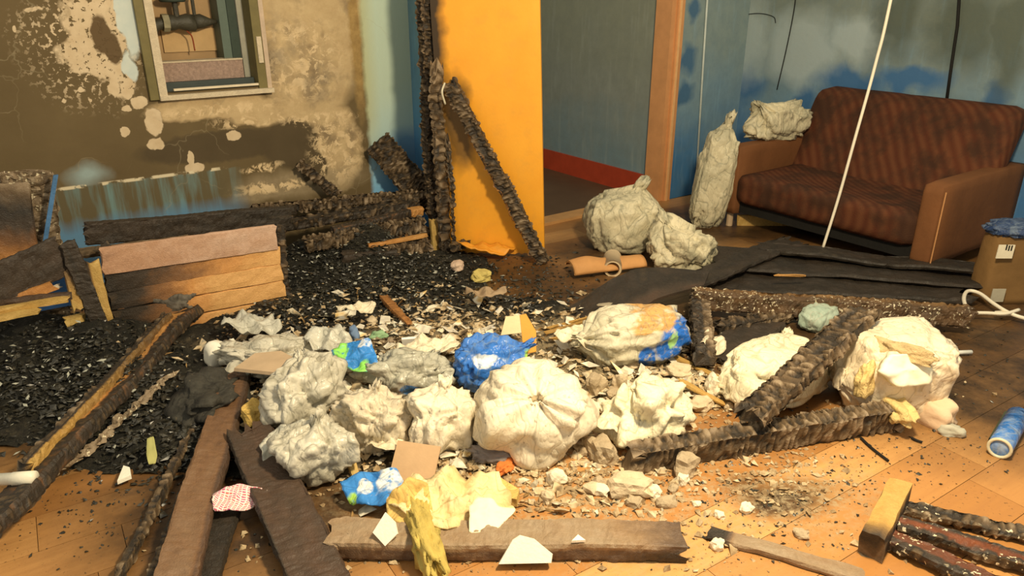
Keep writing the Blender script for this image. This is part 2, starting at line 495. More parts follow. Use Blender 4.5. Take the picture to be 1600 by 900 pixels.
c = m.mix(m.math('MULTIPLY', m.blobs(w1, [blob(ws, 138, 273, 28, 15)], .7), .8), c, (.36, .48, .48))
# lower strip once hidden by the bed: blue paint with runs
sx = m.n('ShaderNodeSeparateXYZ', {0: o}); zz = sx.outputs[2]; xx = sx.outputs[0]
drip = m.noise(m.scale(o, (16, 1, 1.6)), 1.0, 4, .6)
band = m.math('MULTIPLY', m.rng(m.math('ADD', zz, m.math('MULTIPLY', m.math('SUBTRACT', m.noise(o, 9, 4), .5), .05)), .585, .575), m.rng(xx, .62, .42))
bc = m.mix(m.rng(drip, .45, .68), (.13, .105, .055), (.17, .27, .26))
bc = m.mix(m.rng(m.math('SUBTRACT', zz, m.math('MULTIPLY', drip, .12)), .36, .26), bc, (.12, .26, .42))
c = m.mix(band, c, bc)
edge = m.math('MULTIPLY', m.math('MULTIPLY', m.rng(m.math('ABSOLUTE', m.math('SUBTRACT', zz, .583)), .012, .006), m.rng(m.noise(o, 10, 5), .47, .52)), m.rng(xx, .5, .42))
c = m.mix(edge, c, (.72, .62, .42))
# clean blue paint at the right end
bl = m.rng(m.math('ADD', xx, m.math('MULTIPLY', m.math('SUBTRACT', m.noise(o, 12, 4), .5), .05)), 1.435, 1.47)
bcol = m.ramp(m.math('ADD', zz, m.math('MULTIPLY', m.math('SUBTRACT', m.noise(o, 3, 3), .5), .25)), [(0, (.10, .36, .80)), (.30, (.22, .50, .78)), (.60, (.44, .62, .62)), (1, (.52, .64, .52))])
bcol = m.mix(m.math('MULTIPLY', m.blobs(w1, [blob(ws, 635, 250, 30, 45)], .3), .7), bcol, (.07, .24, .50))  # cast shadow of the leaning slab, painted into the blue
bcol = m.mix(m.math('MULTIPLY', m.rng(xx, 1.56, 1.44), m.rng(zz, .5, .8, 0, .8)), bcol, (.50, .48, .22))
c = m.mix(bl, c, bcol)
crk = m.n('ShaderNodeTexVoronoi', {'Vector': m.warp(o, 6, .2), 'Scale': 2.3}, feature='DISTANCE_TO_EDGE').outputs[0]
c = m.mix(m.math('MULTIPLY', m.rng(crk, .008, .002), m.rng(m.noise(o, 1.4, 2), .5, .6, 0, .4)), c, (.34, .28, .17))
hgt = m.math('ADD', m.math('MULTIPLY', fine, .25), m.math('MULTIPLY', m.math('MAXIMUM', peel, flake), -.8))
m.bump(m.math('ADD', hgt, m.math('MULTIPLY', tan, m.noise(o, 14, 5))), .5, .012)
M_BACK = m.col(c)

NX0, NX1, NZ0, NZ1 = .185, .80, 1.05, 1.80        # niche in the back wall
WH = 2.5
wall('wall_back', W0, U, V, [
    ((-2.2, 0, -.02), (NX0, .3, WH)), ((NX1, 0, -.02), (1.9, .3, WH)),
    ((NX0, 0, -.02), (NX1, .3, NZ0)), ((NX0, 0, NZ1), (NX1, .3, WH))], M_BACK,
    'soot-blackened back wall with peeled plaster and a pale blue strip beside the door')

# --- stub beside the door, partition return, hall wall, sofa wall
def bluewall(name, top, mid, lowc, marks=None, fn=None, z0=.2, z1=1.4):
    m = NT(name, .75, .25); o = m.obj()
    sep = m.n('ShaderNodeSeparateXYZ', {0: o}); zz = sep.outputs[2]
    g = m.math('ADD', zz, m.math('MULTIPLY', m.math('SUBTRACT', m.noise(o, 2.4, 4, .6), .5), .9))
    c = m.ramp(m.rng(g, z0, z1), [(0, lowc), (.45, mid), (1, top)])
    c = m.mix(m.rng(m.noise(o, 8, 6, .7), .4, .7, 0, .35), c, tuple(x * .6 for x in mid))
    c = m.mix(m.rng(m.noise(m.scale(o, (8, 8, 1)), 2, 3), .55, .75, 0, .35), c, tuple(min(1, x * 1.5) for x in mid))
    for colr, amt, lst in (marks or []):
        k = m.blobs(m.warp(o, 4, .30, 6), [blob(fn, *q) for q in lst], .35)
        c = m.mix(m.math('MULTIPLY', k, amt), c, colr)
    m.bump(m.noise(o, 30, 5), .25, .01)
    return m.col(c)
M_STUB = bluewall('blue_paint_stub_shaded', (.16, .28, .33), (.12, .30, .48), (.05, .20, .46))  # darker copy of the back wall's blue, with the shade painted in
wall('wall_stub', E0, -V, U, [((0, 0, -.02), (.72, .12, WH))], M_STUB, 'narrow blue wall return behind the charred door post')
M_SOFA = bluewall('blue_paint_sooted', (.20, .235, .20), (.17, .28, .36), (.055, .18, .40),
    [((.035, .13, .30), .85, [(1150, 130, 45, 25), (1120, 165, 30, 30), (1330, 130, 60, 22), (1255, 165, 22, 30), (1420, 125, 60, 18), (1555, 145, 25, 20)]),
     ((.42, .50, .50), .75, [(1150, 60, 50, 70), (1250, 75, 60, 55), (1330, 60, 40, 40)]),  # pale patches paint the lit part of the wall into its colour
     ((.07, .085, .06), .7, [(1510, 40, 60, 70), (1580, 60, 40, 90), (1410, 30, 35, 60)])], wr, .3, 1.35)
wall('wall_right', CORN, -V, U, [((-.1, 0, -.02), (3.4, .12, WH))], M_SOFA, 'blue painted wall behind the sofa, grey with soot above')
def wp(px, py):
    p = PV(px, py, PART, V); return ((p - PART).dot(U), p.z)
M_RET = bluewall('blue_paint_return', (.25, .32, .31), (.19, .31, .40), (.06, .20, .42),
    [((.045, .13, .25), .85, [(1075, 95, 13, 22), (1067, 150, 12, 16), (1085, 20, 10, 20)])], wp, .2, 1.2)
wall('wall_return', Q0, U, V, [((JAMB, 0, -.02), (3.05, .12, WH))], M_RET, 'narrow blue wall strip between the wooden door jamb and the sofa corner')
M_HALL = bluewall('grey_blue_paint_sooted', (.24, .26, .20), (.25, .28, .25), (.18, .27, .31))
HW = Q0 + U * (JAMB + .01) + V * .12
wall('wall_hall', HW, V, U, [((0, -.1, -.02), (3.2, 0, WH))], M_HALL, 'grey-blue wall seen through the doorway above a red skirting')
wall('wall_hall_end', HW + V * 2.2 - U * 2.6, U, V, [((0, 0, -.02), (2.6, .1, WH))], M_HALL, 'grey far wall of the room beyond the doorway')
M_REDB = plain('red_gloss_paint', (.42, .055, .02), .45, .4, .4, 6)
v, f = frame_box(HW - U * .018, V, 2.6, U, .018, Z, .18)
tag(mesh_obj('baseboard_hall', v, f, M_REDB), 'red painted skirting board in the room beyond the doorway', kind='structure')
M_JAMB = plain('varnished_jamb', (.62, .30, .12), .5, .4, .3, 7)
jo = tag(mesh_obj('trim_1', *frame_box(Q0 + U * 2.03 - V * .03, U, .05, V, .16, Z, WH), M_JAMB), 'varnished orange wooden door jamb beside the blue wall', kind='structure')
mesh_obj('casing', *frame_box(Q0 + U * 2.08 - V * .045, U, .075, V, .045, Z, WH), M_JAMB, jo)
mesh_obj('bead', *frame_box(Q0 + U * 2.095 - V * .055, U, .02, V, .012, Z, WH), plain('jamb_bead', (.80, .46, .20), .45, .4), jo)
tag(mesh_obj('trim_2', *frame_box(Q0 + U * .45 - V * .02, U, 1.55, V, .14, Z, .022), plain('threshold_wood', (.50, .27, .10), .5, .4, .35, 8)),
    'worn pale wooden threshold in the doorway', kind='structure')

# --- floor: slab and laminate planks
m = NT('laminate', .42, .4); o = m.obj(); ps = m.pos()
rn = m.n('ShaderNodeObjectInfo').outputs['Random']
gr = m.noise(m.scale(o, (3, 40, 40)), 1.0, 5, .6)
c = m.mix(rn, (.44, .20, .055), (.66, .35, .12))
c = m.mix(m.rng(gr, .35, .7, 0, .45), c, (.36, .16, .05))
def gb(px, py, rx, ry):
    p = P(px, py); return ((p.x, p.y, 0), (rx, ry, 9))
wv = m.warp(ps, 2.5, .4, 6)
soot = m.blobs(wv, [gb(1560, 480, 2.2, .95), gb(1600, 610, .95, .5), gb(1250, 500, 1.6, .9), gb(1150, 350, 1.2, .6), gb(700, 450, 1.2, .6), gb(1220, 770, .16, .11), gb(1300, 440, 1.3, .35), gb(1000, 400, .7, .5), gb(230, 660, .8, .35), gb(370, 790, .55, .4), gb(600, 640, .8, .4), gb(900, 500, 1.2, .7)], .45)
c = m.mix(m.math('MULTIPLY', soot, m.rng(m.noise(ps, 5, 6, .75), .34, .58, .80, 1.0)), c, m.mix(m.noise(ps, 9, 6, .7), (.018, .010, .005), (.085, .046, .02)))
dust = m.math('MULTIPLY', m.blobs(wv, [gb(900, 760, .7, .35), gb(1250, 770, .25, .2)], .5), m.rng(m.noise(ps, 30, 5, .75), .45, .6, 0, .7))
c = m.mix(dust, c, (.42, .33, .19))
grit = m.math('MULTIPLY', m.rng(m.noise(ps, 75, 3, .6), .63, .67), m.rng(m.noise(ps, 4, 3), .38, .62))
c = m.mix(grit, c, (.07, .045, .02))
m.bump(m.noise(ps, 60, 4), .2, .006)
M_FLOOR = m.col(c)
M_SUB = plain('dark_screed', (.05, .035, .022), .8, .2, .3, 4)
m = NT('hall_floor', .5, .35); o = m.obj()
M_HFL = m.col(m.mix(m.noise(o, 3, 5), (.055, .03, .015), (.14, .085, .045)))
v, f = box_vf((-4.5, .6, -.08), (5.2, 9.2, -.012))
floor = tag(mesh_obj('floor', v, f, M_SUB), 'laminate plank floor strewn with soot and rubble', kind='structure')
v, f = frame_box(Q0 + U * .2 + V * .06 - Z * .012, U, 1.9, V, 2.2, Z, .012)
mesh_obj('hall_flooring', v, f, M_HFL, floor)
PW, PL = .195, 1.22
A0 = R(90 - 57); pu = Vector((math.cos(A0), math.sin(A0), 0)); pv = Vector((-math.sin(A0), math.cos(A0), 0))
v, f = box_vf((-PL/2 + .001, -PW/2 + .001, -.012), (PL/2 - .001, PW/2 - .001, 0))
pme = bpy.data.meshes.new('plank'); pme.from_pydata(v, [], f); pme.materials.append(M_FLOOR)
for j in range(-14, 30):
    off = RND.uniform(0, PL)
    for i in range(-4, 6):
        c0 = pu * (i * PL + off) + pv * (j * PW) + Vector((0, 1.0, 0))
        inroom = (c0 - W0).dot(V) < .05 and (c0 - CORN).dot(U) < .3 and not ((c0 - Q0).dot(V) > 0 and (c0 - E0).dot(U) > -.1)
        if not inroom or c0.y < .85 or c0.y > 6.6: continue
        # keep what the view can reach, with a margin for a step aside
        if abs(c0.x) > .78 * (c0.y * CP + .6) + .95: continue
        o = bpy.data.objects.new('plank', pme); COL.objects.link(o)
        o.parent = floor; o.location = c0 - WPOS[floor]; o.rotation_euler = (0, 0, A0)

# ------------------------------------------------------------------ niche with its frame and the valve inside
def wpt(s, d, z): return W0 + U * s + V * d + Z * z          # d > 0 into the wall
def wbox(s0, s1, d0, d1, z0, z1): return frame_box(wpt(s0, d0, z0), U, s1 - s0, V, d1 - d0, Z, z1 - z0)
M_OLIVE = plain('olive_sooted_paint', (.17, .14, .05), .6, .3, .4, 9)
M_CREAM = plain('cream_blistered_paint', (.62, .52, .36), .6, .3, .35, 30, .5)
M_TANP = plain('tan_plywood', (.46, .30, .15), .7, .2, .35, 5)
M_TEAL = plain('teal_sooted_paint', (.11, .15, .12), .6, .3, .35, 8)
M_PINKL = plain('blistered_pink_paint', (.46, .32, .25), .7, .3, .6, 60, .9)
M_BLK = plain('black_soot', (.014, .013, .011), .8, .2, .4, 12)
M_GREYM = plain('grey_paint', (.34, .33, .26), .6, .3, .4, 12)
win = tag(mesh_obj('window_1', *wbox(NX0 - .06, NX0, -.03, .02, NZ0 - .03, NZ1), M_OLIVE), 'burnt wall niche window with olive and cream frame on the sooted wall', kind='structure')
mesh_obj('frame_stile', *wbox(NX0 - .012, NX0 + .03, -.045, .10, NZ0 - .035, NZ1), M_CREAM, win)
mesh_obj('frame_stile', *wbox(NX1 - .055, NX1, -.02, .14, NZ0 - .01, NZ1), M_OLIVE, win)
mesh_obj('frame_stile', *wbox(NX1 - .004, NX1 + .022, -.025, .02, NZ0 - .02, NZ1), plain('pale_pink_paint', (.55, .42, .30), .7, .3, .3, 20), win)
mesh_obj('hinge', *wbox(NX1 - .04, NX1 - .012, -.03, -.015, NZ0 + .14, NZ0 + .29), M_CREAM, win)
mesh_obj('sill', *wbox(NX0 - .01, NX1 + .025, -.05, .10, NZ0 - .035, NZ0 - .008), M_CREAM, win)
mesh_obj('sill_strip', *wbox(NX0 + .07, NX1 - .06, -.03, -.012, NZ0 + .012, NZ0 + .024), plain('white_strip', (.72, .62, .44), .6), win)
mesh_obj('inner_ledge', *wbox(NX0 + .03, NX1 - .10, .10, .20, NZ0 + .05, NZ0 + .155), M_PINKL, win)
mesh_obj('inner_ledge_edge', *wbox(NX0 + .03, NX1 - .10, .095, .20, NZ0 + .155, NZ0 + .163), M_CREAM, win)
mesh_obj('inner_void', *wbox(NX0 + .03, NX1 - .055, .06, .10, NZ0 - .02, NZ0 + .05), plain('gap_shade_black', (.05, .065, .06), .6), win)  # solid dark box painted as the shade inside the gap
mesh_obj('back_panel', *wbox(NX0 - .1, NX1 + .3, .30, .32, NZ0 - .1, NZ1 + .2), M_TANP, win)
mesh_obj('inner_panel', *wbox(NX0 + .12, NX1 - .15, .285, .30, NZ0 + .2, NZ0 + .33), plain('pale_tan_board', (.60, .40, .19), .7, .2, .3, 6), win)
mesh_obj('reveal', *wbox(NX1 - .19, NX1 - .14, .15, .30, NZ0 + .02, NZ1), M_TEAL, win)
mesh_obj('reveal', *wbox(NX1 - .14, NX1 - .09, .14, .30, NZ0 + .02, NZ1), plain('dark_green_paint', (.035, .055, .04), .6), win)
mesh_obj('reveal', *wbox(NX1 - .09, NX1 - .05, .12, .30, NZ0 + .02, NZ1), M_GREYM, win)
M_IRON = plain('sooted_iron', (.055, .05, .032), .55, .5, .5, 18, .4)
val = thing('water_valve', 'sooted iron water valve with handwheel on a pipe inside the wall niche', 'valve', wpt(NX0 + .2, .2, NZ0 + .26))
zc = NZ0 + .37
mesh_obj('inlet_pipe', *tube_vf(smooth_path([wpt(NX0 + .04, .20, NZ0 + .16), wpt(NX0 + .045, .20, NZ0 + .28), wpt(NX0 + .07, .20, zc - .02), wpt(NX0 + .14, .20, zc), wpt(NX0 + .2, .2, zc)], 6), .032, 14), M_IRON, val, True)
b = mesh_obj('valve_body', *tube_vf([wpt(NX0 + .13, .2, zc), wpt(NX0 + .135, .2, zc), wpt(NX0 + .17, .2, zc), wpt(NX0 + .2, .2, zc), wpt(NX0 + .25, .2, zc), wpt(NX0 + .29, .2, zc - .005), wpt(NX0 + .295, .2, zc)],
                                 [.02, .044, .046, .036, .05, .048, .03], 16), M_IRON, val, True)
mesh_obj('collar', *tube_vf([wpt(NX0 + .115, .2, zc), wpt(NX0 + .15, .2, zc)], .05, 8), plain('grey_limescale', (.30, .27, .17), .7, .3, .5, 30), b)
mesh_obj('nozzle', *tube_vf([wpt(NX0 + .29, .2, zc), wpt(NX0 + .33, .2, zc + .005), wpt(NX0 + .38, .2, zc), wpt(NX0 + .43, .2, zc)], [.04, .042, .022, .006], 12), M_IRON, val, True)
mesh_obj('valve_stem', *tube_vf([wpt(NX0 + .20, .2, zc + .03), wpt(NX0 + .20, .2, zc + .12)], .016, 10), M_IRON, val)
hw = []
for k in range(21):
    a = 2 * math.pi * k / 20; hw.append(wpt(NX0 + .19 + .06 * math.cos(a), .2 + .05 * math.sin(a), zc + .125))
w_ = mesh_obj('handwheel', *tube_vf(hw, .014, 8, False), plain('green_black_iron', (.045, .06, .045), .6), val, True)
mesh_obj('spoke', *tube_vf([wpt(NX0 + .13, .2, zc + .125), wpt(NX0 + .25, .2, zc + .125)], .012, 8), M_IRON, w_)
mesh_obj('side_stem', *tube_vf([wpt(NX0 + .30, .2, zc + .03), wpt(NX0 + .30, .2, zc + .13), wpt(NX0 + .30, .2, zc + .14)], [.01, .01, .016], 8), M_IRON, val)
tag(mesh_obj('rust_wire', *tube_vf(smooth_path([wpt(NX0 + .24, .19, zc - .045), wpt(NX0 + .265, .19, zc - .08), wpt(NX0 + .27, .19, zc - .16)], 6), .004, 6), plain('rust', (.28, .06, .02), .7), None, True),
    'thin rusty wire hanging below the iron valve', 'wire')

# ------------------------------------------------------------------ yellow door, charred post
DA = P(700, 394); DB = P(851, 402); dd = (DB - DA).normalized(); dn = dd.cross(Z).normalized()
if dn.y > 0: dn = -dn
DW = (DB - DA).length
m = NT('orange_door_paint', .42, .45); o = m.obj()
c = m.mix(m.noise(o, 3.5, 6, .65), (.80, .31, .018), (.95, .46, .04))
c = m.mix(m.rng(m.noise(o, 11, 5, .7), .5, .8, 0, .4), c, (.62, .30, .05))
sep = m.n('ShaderNodeSeparateXYZ', {0: m.warp(o, 9, .09, 5)})
sc_ = m.math('MULTIPLY', m.rng(sep.outputs[0], -DW/2 + .10, -DW/2 + .03), m.rng(sep.outputs[2], .35, .6, .4, 1))
c = m.mix(sc_, c, (.05, .03, .012))
c = m.mix(m.math('MULTIPLY', m.blobs(m.warp(o, 8, .14, 6), [((-DW/2 + .13, 0, .84), (.09, 9, .27))], .3), .85), c, (.09, .055, .018))
c = m.mix(m.rng(sep.outputs[2], .05, -.03, 0, .8), c, (.50, .20, .03))
m.bump(m.noise(o, 45, 4), .12, .006)
M_DOOR = m.col(c)
n = 60; v, f = [], []
for i in range(n + 1):
    x = -DW/2 + DW * i / n
    zb = .012 + .03 * abs(nz(i * .22, 3.3)) + .035 * max(0, .3 - i / n)
    for (yy, zz_) in ((-.02, zb), (.02, zb + .006), (.02, 2.02), (-.02, 2.02)): v.append((x, yy, zz_))
for i in range(n):
    for k in range(4): f.append((i*4+k, (i+1)*4+k, (i+1)*4+(k+1) % 4, i*4+(k+1) % 4))
f += [(0, 1, 2, 3), tuple(reversed(range(n*4, n*4+4)))]
door = tag(mesh_obj('door_1', v, f, M_DOOR, None, False, None, (0, 0, 0)), 'orange-yellow painted door leaf standing open, scorched along its hinge side', kind='structure')
dc = (DA + DB) / 2
door.location = dc; door.rotation_euler = (0, R(-1.9), math.atan2(dd.y, dd.x)); WPOS[door] = dc
post = wbeam('trim_3', Q0 - U * .04 - V * .02, Q0 - U * .055 - V * .02 + Z * 2.4, .105, .09, burn=1.0, char=1.2, cell=.028, up=V, rag=.0, warp=.02)
tag(post, 'charred black door post in front of the blue wall', kind='structure')
wbeam('casing', P(703, 396) + dn * .07 + Z * .02, P(699, 396) + dn * .07 + Z * 1.18 - U*.02, .10, .035, burn=lambda t, a, b: .95 + .2*t, char=1.1, cell=.05, up=V, rag=.10, warp=.035, parent=post)
wbeam('casing_edge', P(717, 398) + dn * .06 + Z * .05, P(709, 398) + dn * .06 + Z * .74, .035, .03, burn=1.0, char=1.0, cell=.04, up=V, rag=.10, warp=.03, parent=post)
wbeam('split_wood', P(683, 398) - U * .02, P(683, 398) - U * .02 + Z * .24, .05, .03, burn=.05, char=.1, up=V, rag=.04, parent=post, mat=W_YEL)
top = PV(704, 128, DA + dn * .10, dn)
lb = timber('charred_beam', 'long charred beam leaning diagonally against the orange door', 'beam', T(848, 414, .02), top, .10, .075,
       burn=lambda t, a, b: 1.05 if not (a < -.9 and t < .75) else .35, char=1.0, cell=.026, up=dn, rag=.04, warp=.014)
tag(mesh_obj('bent_nail', *tube_vf(smooth_path([top + Vector((-.03, -.05, .0)), top + Vector((-.045, -.075, -.05)), top + Vector((-.03, -.06, -.12))], 6), .006, 8), plain('pale_metal', (.6, .55, .4), .4), None, True),
    'pale bent metal strip at the top of the leaning charred beam', 'metal strip')

# ------------------------------------------------------------------ sofa
FX = P(1444, 448)
LS, DS = 1.50, 1.08
m = NT('brown_sofa_fabric', .85, .2); o = m.obj()
st = m.n('ShaderNodeTexWave', {'Vector': o, 'Scale': 7.0, 'Distortion': 1.5, 'Detail': 3}, bands_direction='X').outputs[1]
c = m.mix(m.noise(o, 3, 6, .6), (.05, .014, .007), (.13, .038, .014))
c = m.mix(m.math('MULTIPLY', st, .25), c, (.24, .10, .04))
c = m.mix(m.rng(m.noise(o, 4.5, 5), .42, .6, 0, .75), c, (.035, .018, .010))
m.bump(m.math('ADD', m.noise(o, 130, 3), m.math('MULTIPLY', st, .6)), .35, .008)
M_FAB = m.col(c)
M_ARM = plain('brown_arm_fabric', (.17, .068, .024), .8, .2, .35, 5, .3)
sofa = thing('sofa', 'small brown two-seat sofa with striped fabric against the blue wall', 'sofa', FX + V * LS / 2 + U * DS / 2)
def rbox(name, o0, A, B, C, r, mat, parent, sag=0.0, nn=10, zshape=None, lean=0.0):
    """rounded cushion: A along V, B along U, C up from corner o0"""
    bm = bmesh.new(); bmesh.ops.create_cube(bm, size=1.0)
    bmesh.ops.subdivide_edges(bm, edges=bm.edges[:], cuts=nn, use_grid_fill=True)
    v, f = [], []
    for q in bm.verts:
        p = q.co.copy(); ext = Vector((A/2, B/2, C/2))
        s_ = Vector((p.x * A, p.y * B, p.z * C))
        inner = Vector([max(-ext[i] + r, min(ext[i] - r, s_[i])) for i in range(3)])
        d = s_ - inner
        if d.length > 1e-6: s_ = inner + d.normalized() * min(r, d.length * 1.0 if d.length < r else r)
        a, b, cc = s_.x / A + .5, s_.y / B + .5, s_.z / C + .5
        zz_ = s_.z + C/2
        if sag and cc > .5: zz_ -= sag * math.sin(math.pi * a) * math.sin(math.pi * min(1, b)) 
        zz_ += .006 * noise.noise(s_ * 6)
        y = s_.y + B/2 + lean * cc
        v.append(Vector(o0) + V * (s_.x + A/2) + U * y + Z * zz_)
    f = [tuple(w.index for w in fc.verts) for fc in bm.faces]; bm.free()
    return mesh_obj(name, v, f, mat, parent, True)
rbox('seat', FX + V * .11 - U * .02 + Z * .19, LS - .22, DS - .25, .22, .07, M_FAB, sofa, .03, 14)
rbox('backrest', FX + V * .04 + U * (DS - .52) + Z * .28, LS - .10, .20, .65, .08, M_FAB, sofa, 0, 14, lean=.33)
rbox('armrest', FX + Z * .10, .13, DS, .49, .03, M_ARM, sofa, 0, 8)
rbox('armrest', FX + V * (LS - .13) + Z * .10, .13, DS, .49, .03, M_ARM, sofa, 0, 8)
mesh_obj('seat_frame', *frame_box(FX + V * .13 + U * .05 + Z * .12, V, LS - .26, U, DS - .15, Z, .09), M_BLK, sofa)
for a, b in ((.05, .06), (LS - .05, .06), (.05, DS - .06), (LS - .05, DS - .06)):
    mesh_obj('leg', *tube_vf([FX + V * a + U * b, FX + V * a + U * b + Z * .11], .024, 10), plain('pale_leg', (.55, .40, .25), .5), sofa)
mesh_obj('piping', *tube_vf([FX - V * .003 + U * .004 + Z * .12, FX - V * .003 + U * .004 + Z * .56], .004, 6), plain('pale_piping', (.50, .24, .09), .6), sofa)
wbeam('fallen_board', P(1152, 352) + Z * .0, P(1240, 352), .02, .16, burn=.15, char=.05, mat=W_YEL)
tag(bpy.data.objects['fallen_board'], 'pale yellow board standing under the left end of the sofa', 'board')

# ------------------------------------------------------------------ rubble ground (ash, char, plaster dust)
def tone_at(x, y):
    """0 = black char, 1 = pale plaster dust"""
    return sum(a * math.exp(-((x - p.x) / rx) ** 2 - ((y - p.y) / ry) ** 2) for p, a, rx, ry in TONES)
TONES = [(P(px, py), a, rx, ry) for px, py, a, rx, ry in
         [(640, 630, 1.0, .6, .35), (860, 610, 1.0, .55, .35), (720, 530, .75, .55, .2), (1040, 600, .7, .3, .22), (800, 740, .9, .6, .25), (900, 540, .35, .4, .25), (450, 560, .35, .3, .12)]]
gx = np.arange(-3.3, 2.3, .028); gy = np.arange(1.6, 5.25, .028)
idx, v, tn, f = {}, [], [], []
for i, x in enumerate(gx):
    for j, y in enumerate(gy):
        h = H(x, y)
        if (Vector((x, y, 0)) - W0).dot(V) > -.005: continue
        if h > .006:
            idx[i, j] = len(v)
            v.append((x, y, h + .020 * nz(x * 18, y * 18, 1) + .012 * nz(x * 41, y * 41, 5) - .008)); tn.append(tone_at(x, y) + .5 * nz(x * 5, y * 5, 9))
for (i, j), a in idx.items():
    if (i+1, j) in idx and (i, j+1) in idx and (i+1, j+1) in idx:
        f.append((a, idx[i+1, j], idx[i+1, j+1], idx[i, j+1]))
m = NT('ash_and_rubble', .8, .35); o = m.obj()
at = m.n('ShaderNodeAttribute', attribute_name='tone').outputs['Fac']
k = m.math('ADD', at, m.math('MULTIPLY', m.math('SUBTRACT', m.noise(o, 16, 6, .7), .5), 1.1))
c = m.ramp(k, [(0, (.018, .017, .011)), (.3, (.05, .043, .028)), (.55, (.19, .145, .08)), (1, (.46, .36, .21))])
c = m.mix(m.rng(m.noise(o, 55, 4, .7), .58, .7, 0, .5), c, (.25, .23, .16))
c = m.mix(m.rng(m.noise(o, 33, 4, .7), .52, .66, 0, .8), c, (.014, .012, .009))
m.bump(m.math('ADD', m.noise(o, 40, 6, .8), m.noise(o, 120, 4)), 1.0, .02)
tag(mesh_obj('ash_and_rubble', v, f, m.col(c), None, False, {'tone': tn}), 'black ash and pale dusty rubble heaped over the floor', 'rubble', kind='stuff')

def chips(name, n, zone, size, mat, label, cat, lng=1.0, flat=1.0, seed=1, lift=.0):
    """tens of thousands of crumbs joined into one object; zone(rng) gives a pixel"""
    rg = random.Random(seed); vv, ff = [], []
    base = [Vector(q) for q in ((1,0,0),(-1,0,0),(0,1,0),(0,-1,0),(0,0,1),(0,0,-1))]
    tri = [(0,2,4),(2,1,4),(1,3,4),(3,0,4),(2,0,5),(1,2,5),(3,1,5),(0,3,5)]
    for _ in range(n):
        px, py = zone(rg); p = T(px, py)
        if (p - W0).dot(V) > -.03 or ((p - E0).dot(U) > -.03 and (p - E0).dot(V) > -.75 and p.x < -.25): continue
        s = rg.uniform(*size) * rg.uniform(.5, 1.2)
        Mx = Matrix.Rotation(rg.uniform(0, 6.3), 3, 'Z') @ Matrix.Rotation(rg.uniform(-.6, .6), 3, 'X') @ Matrix.Rotation(rg.uniform(-.5, .5), 3, 'Y')
        b0 = len(vv)
        for q in base:
            w = Vector((q.x * lng * rg.uniform(.6, 1.3), q.y * rg.uniform(.5, 1.3), q.z * flat * rg.uniform(.5, 1.2))) * s
            w += Vector((rg.uniform(-.3, .3), rg.uniform(-.3, .3), rg.uniform(-.2, .2))) * s
            vv.append(p + Mx @ w + Vector((0, 0, s * flat * .5 + lift)))
        ff += [tuple(i + b0 for i in t) for t in tri]
    return tag(mesh_obj(name, vv, ff, mat), label, cat, kind='stuff')
def gz(*cs):
    """pixel clouds: (px, py, sx, sy, weight)"""
    def z(rg):
        c = rg.choices(cs, [q[4] for q in cs])[0]
        for _ in range(30):
            x, y = rg.gauss(c[0], c[2]), rg.gauss(c[1], c[3])
            if y > 345 and y < 899: return x, y
        return c[0], c[1]
    return z
m = NT('charcoal', .38, .6); o = m.obj()
c = m.ramp(m.noise(o, 22, 4, .7), [(0, (.010, .010, .007)), (.5, (.026, .024, .016)), (.72, (.07, .062, .042)), (1, (.24, .21, .15))])
M_COAL = m.col(c)
m = NT('plaster_crumbs', .85, .2); o = m.obj()
M_CRUMB = m.col(m.ramp(m.noise(o, 9, 4, .8), [(.25, (.16, .10, .05)), (.45, (.36, .25, .13)), (.6, (.58, .46, .28)), (.8, (.80, .70, .50))]))
m = NT('splinters', .7, .3); o = m.obj()
M_SPL = m.col(m.ramp(m.noise(o, 8, 4, .8), [(.3, (.05, .03, .015)), (.5, (.26, .15, .05)), (.75, (.62, .42, .17))]))
chips('charcoal_fragments', 8500, gz((530, 430, 90, 45, 3), (640, 430, 60, 28, 1.5), (90, 590, 90, 55, 2.5), (200, 620, 70, 60, 1.2), (450, 500, 60, 40, 1), (820, 450, 60, 30, .8), (250, 690, 70, 50, .7), (600, 320, 60, 18, .4), (700, 470, 120, 30, .8)), (.003, .013), M_COAL,
      'glossy black charcoal fragments covering the burnt heaps', 'charcoal', 1.7, .6, 3)
chips('plaster_crumbs', 5200, gz((640, 620, 130, 60, 1.6), (850, 640, 120, 60, 1.5), (1060, 600, 50, 45, 1), (800, 740, 150, 35, 2), (950, 760, 110, 40, 1), (700, 510, 140, 30, 1.2), (1230, 750, 45, 35, .45), (450, 600, 60, 60, .8), (1390, 620, 50, 15, .3), (850, 860, 260, 25, .5)), (.004, .015), M_CRUMB,
      'pale plaster crumbs and dust grains among the sacks', 'crumbs', 1.2, .7, 5)
chips('wood_splinters', 800, gz((700, 500, 160, 35, 1.4), (900, 540, 60, 30, 1), (1060, 610, 60, 40, 1), (560, 600, 130, 70, 1.2), (430, 680, 50, 60, .6), (780, 760, 140, 30, .7)), (.003, .008), M_SPL,
      'thin wood splinters scattered through the rubble', 'splinters', 5.5, .5, 8)
chips('black_grit', 1500, gz((1000, 780, 170, 55, 1.4), (1250, 740, 90, 60, 1.2), (1420, 700, 90, 40, .5), (150, 800, 90, 40, .6), (700, 860, 200, 20, .4), (1500, 560, 70, 40, .5)), (.002, .007), M_COAL,
      'black grit sprinkled over the laminate floor', 'grit', 1.4, .6, 9)
chips('pale_flakes', 420, gz((110, 590, 90, 55, 1), (530, 430, 90, 45, 1.2), (640, 440, 70, 25, .5)), (.004, .010), plain('ash_flake', (.42, .42, .34), .6, .4, .4, 9),
      'pale ash flakes on the black char heaps', 'ash flakes', 1.8, .3, 11, .012)

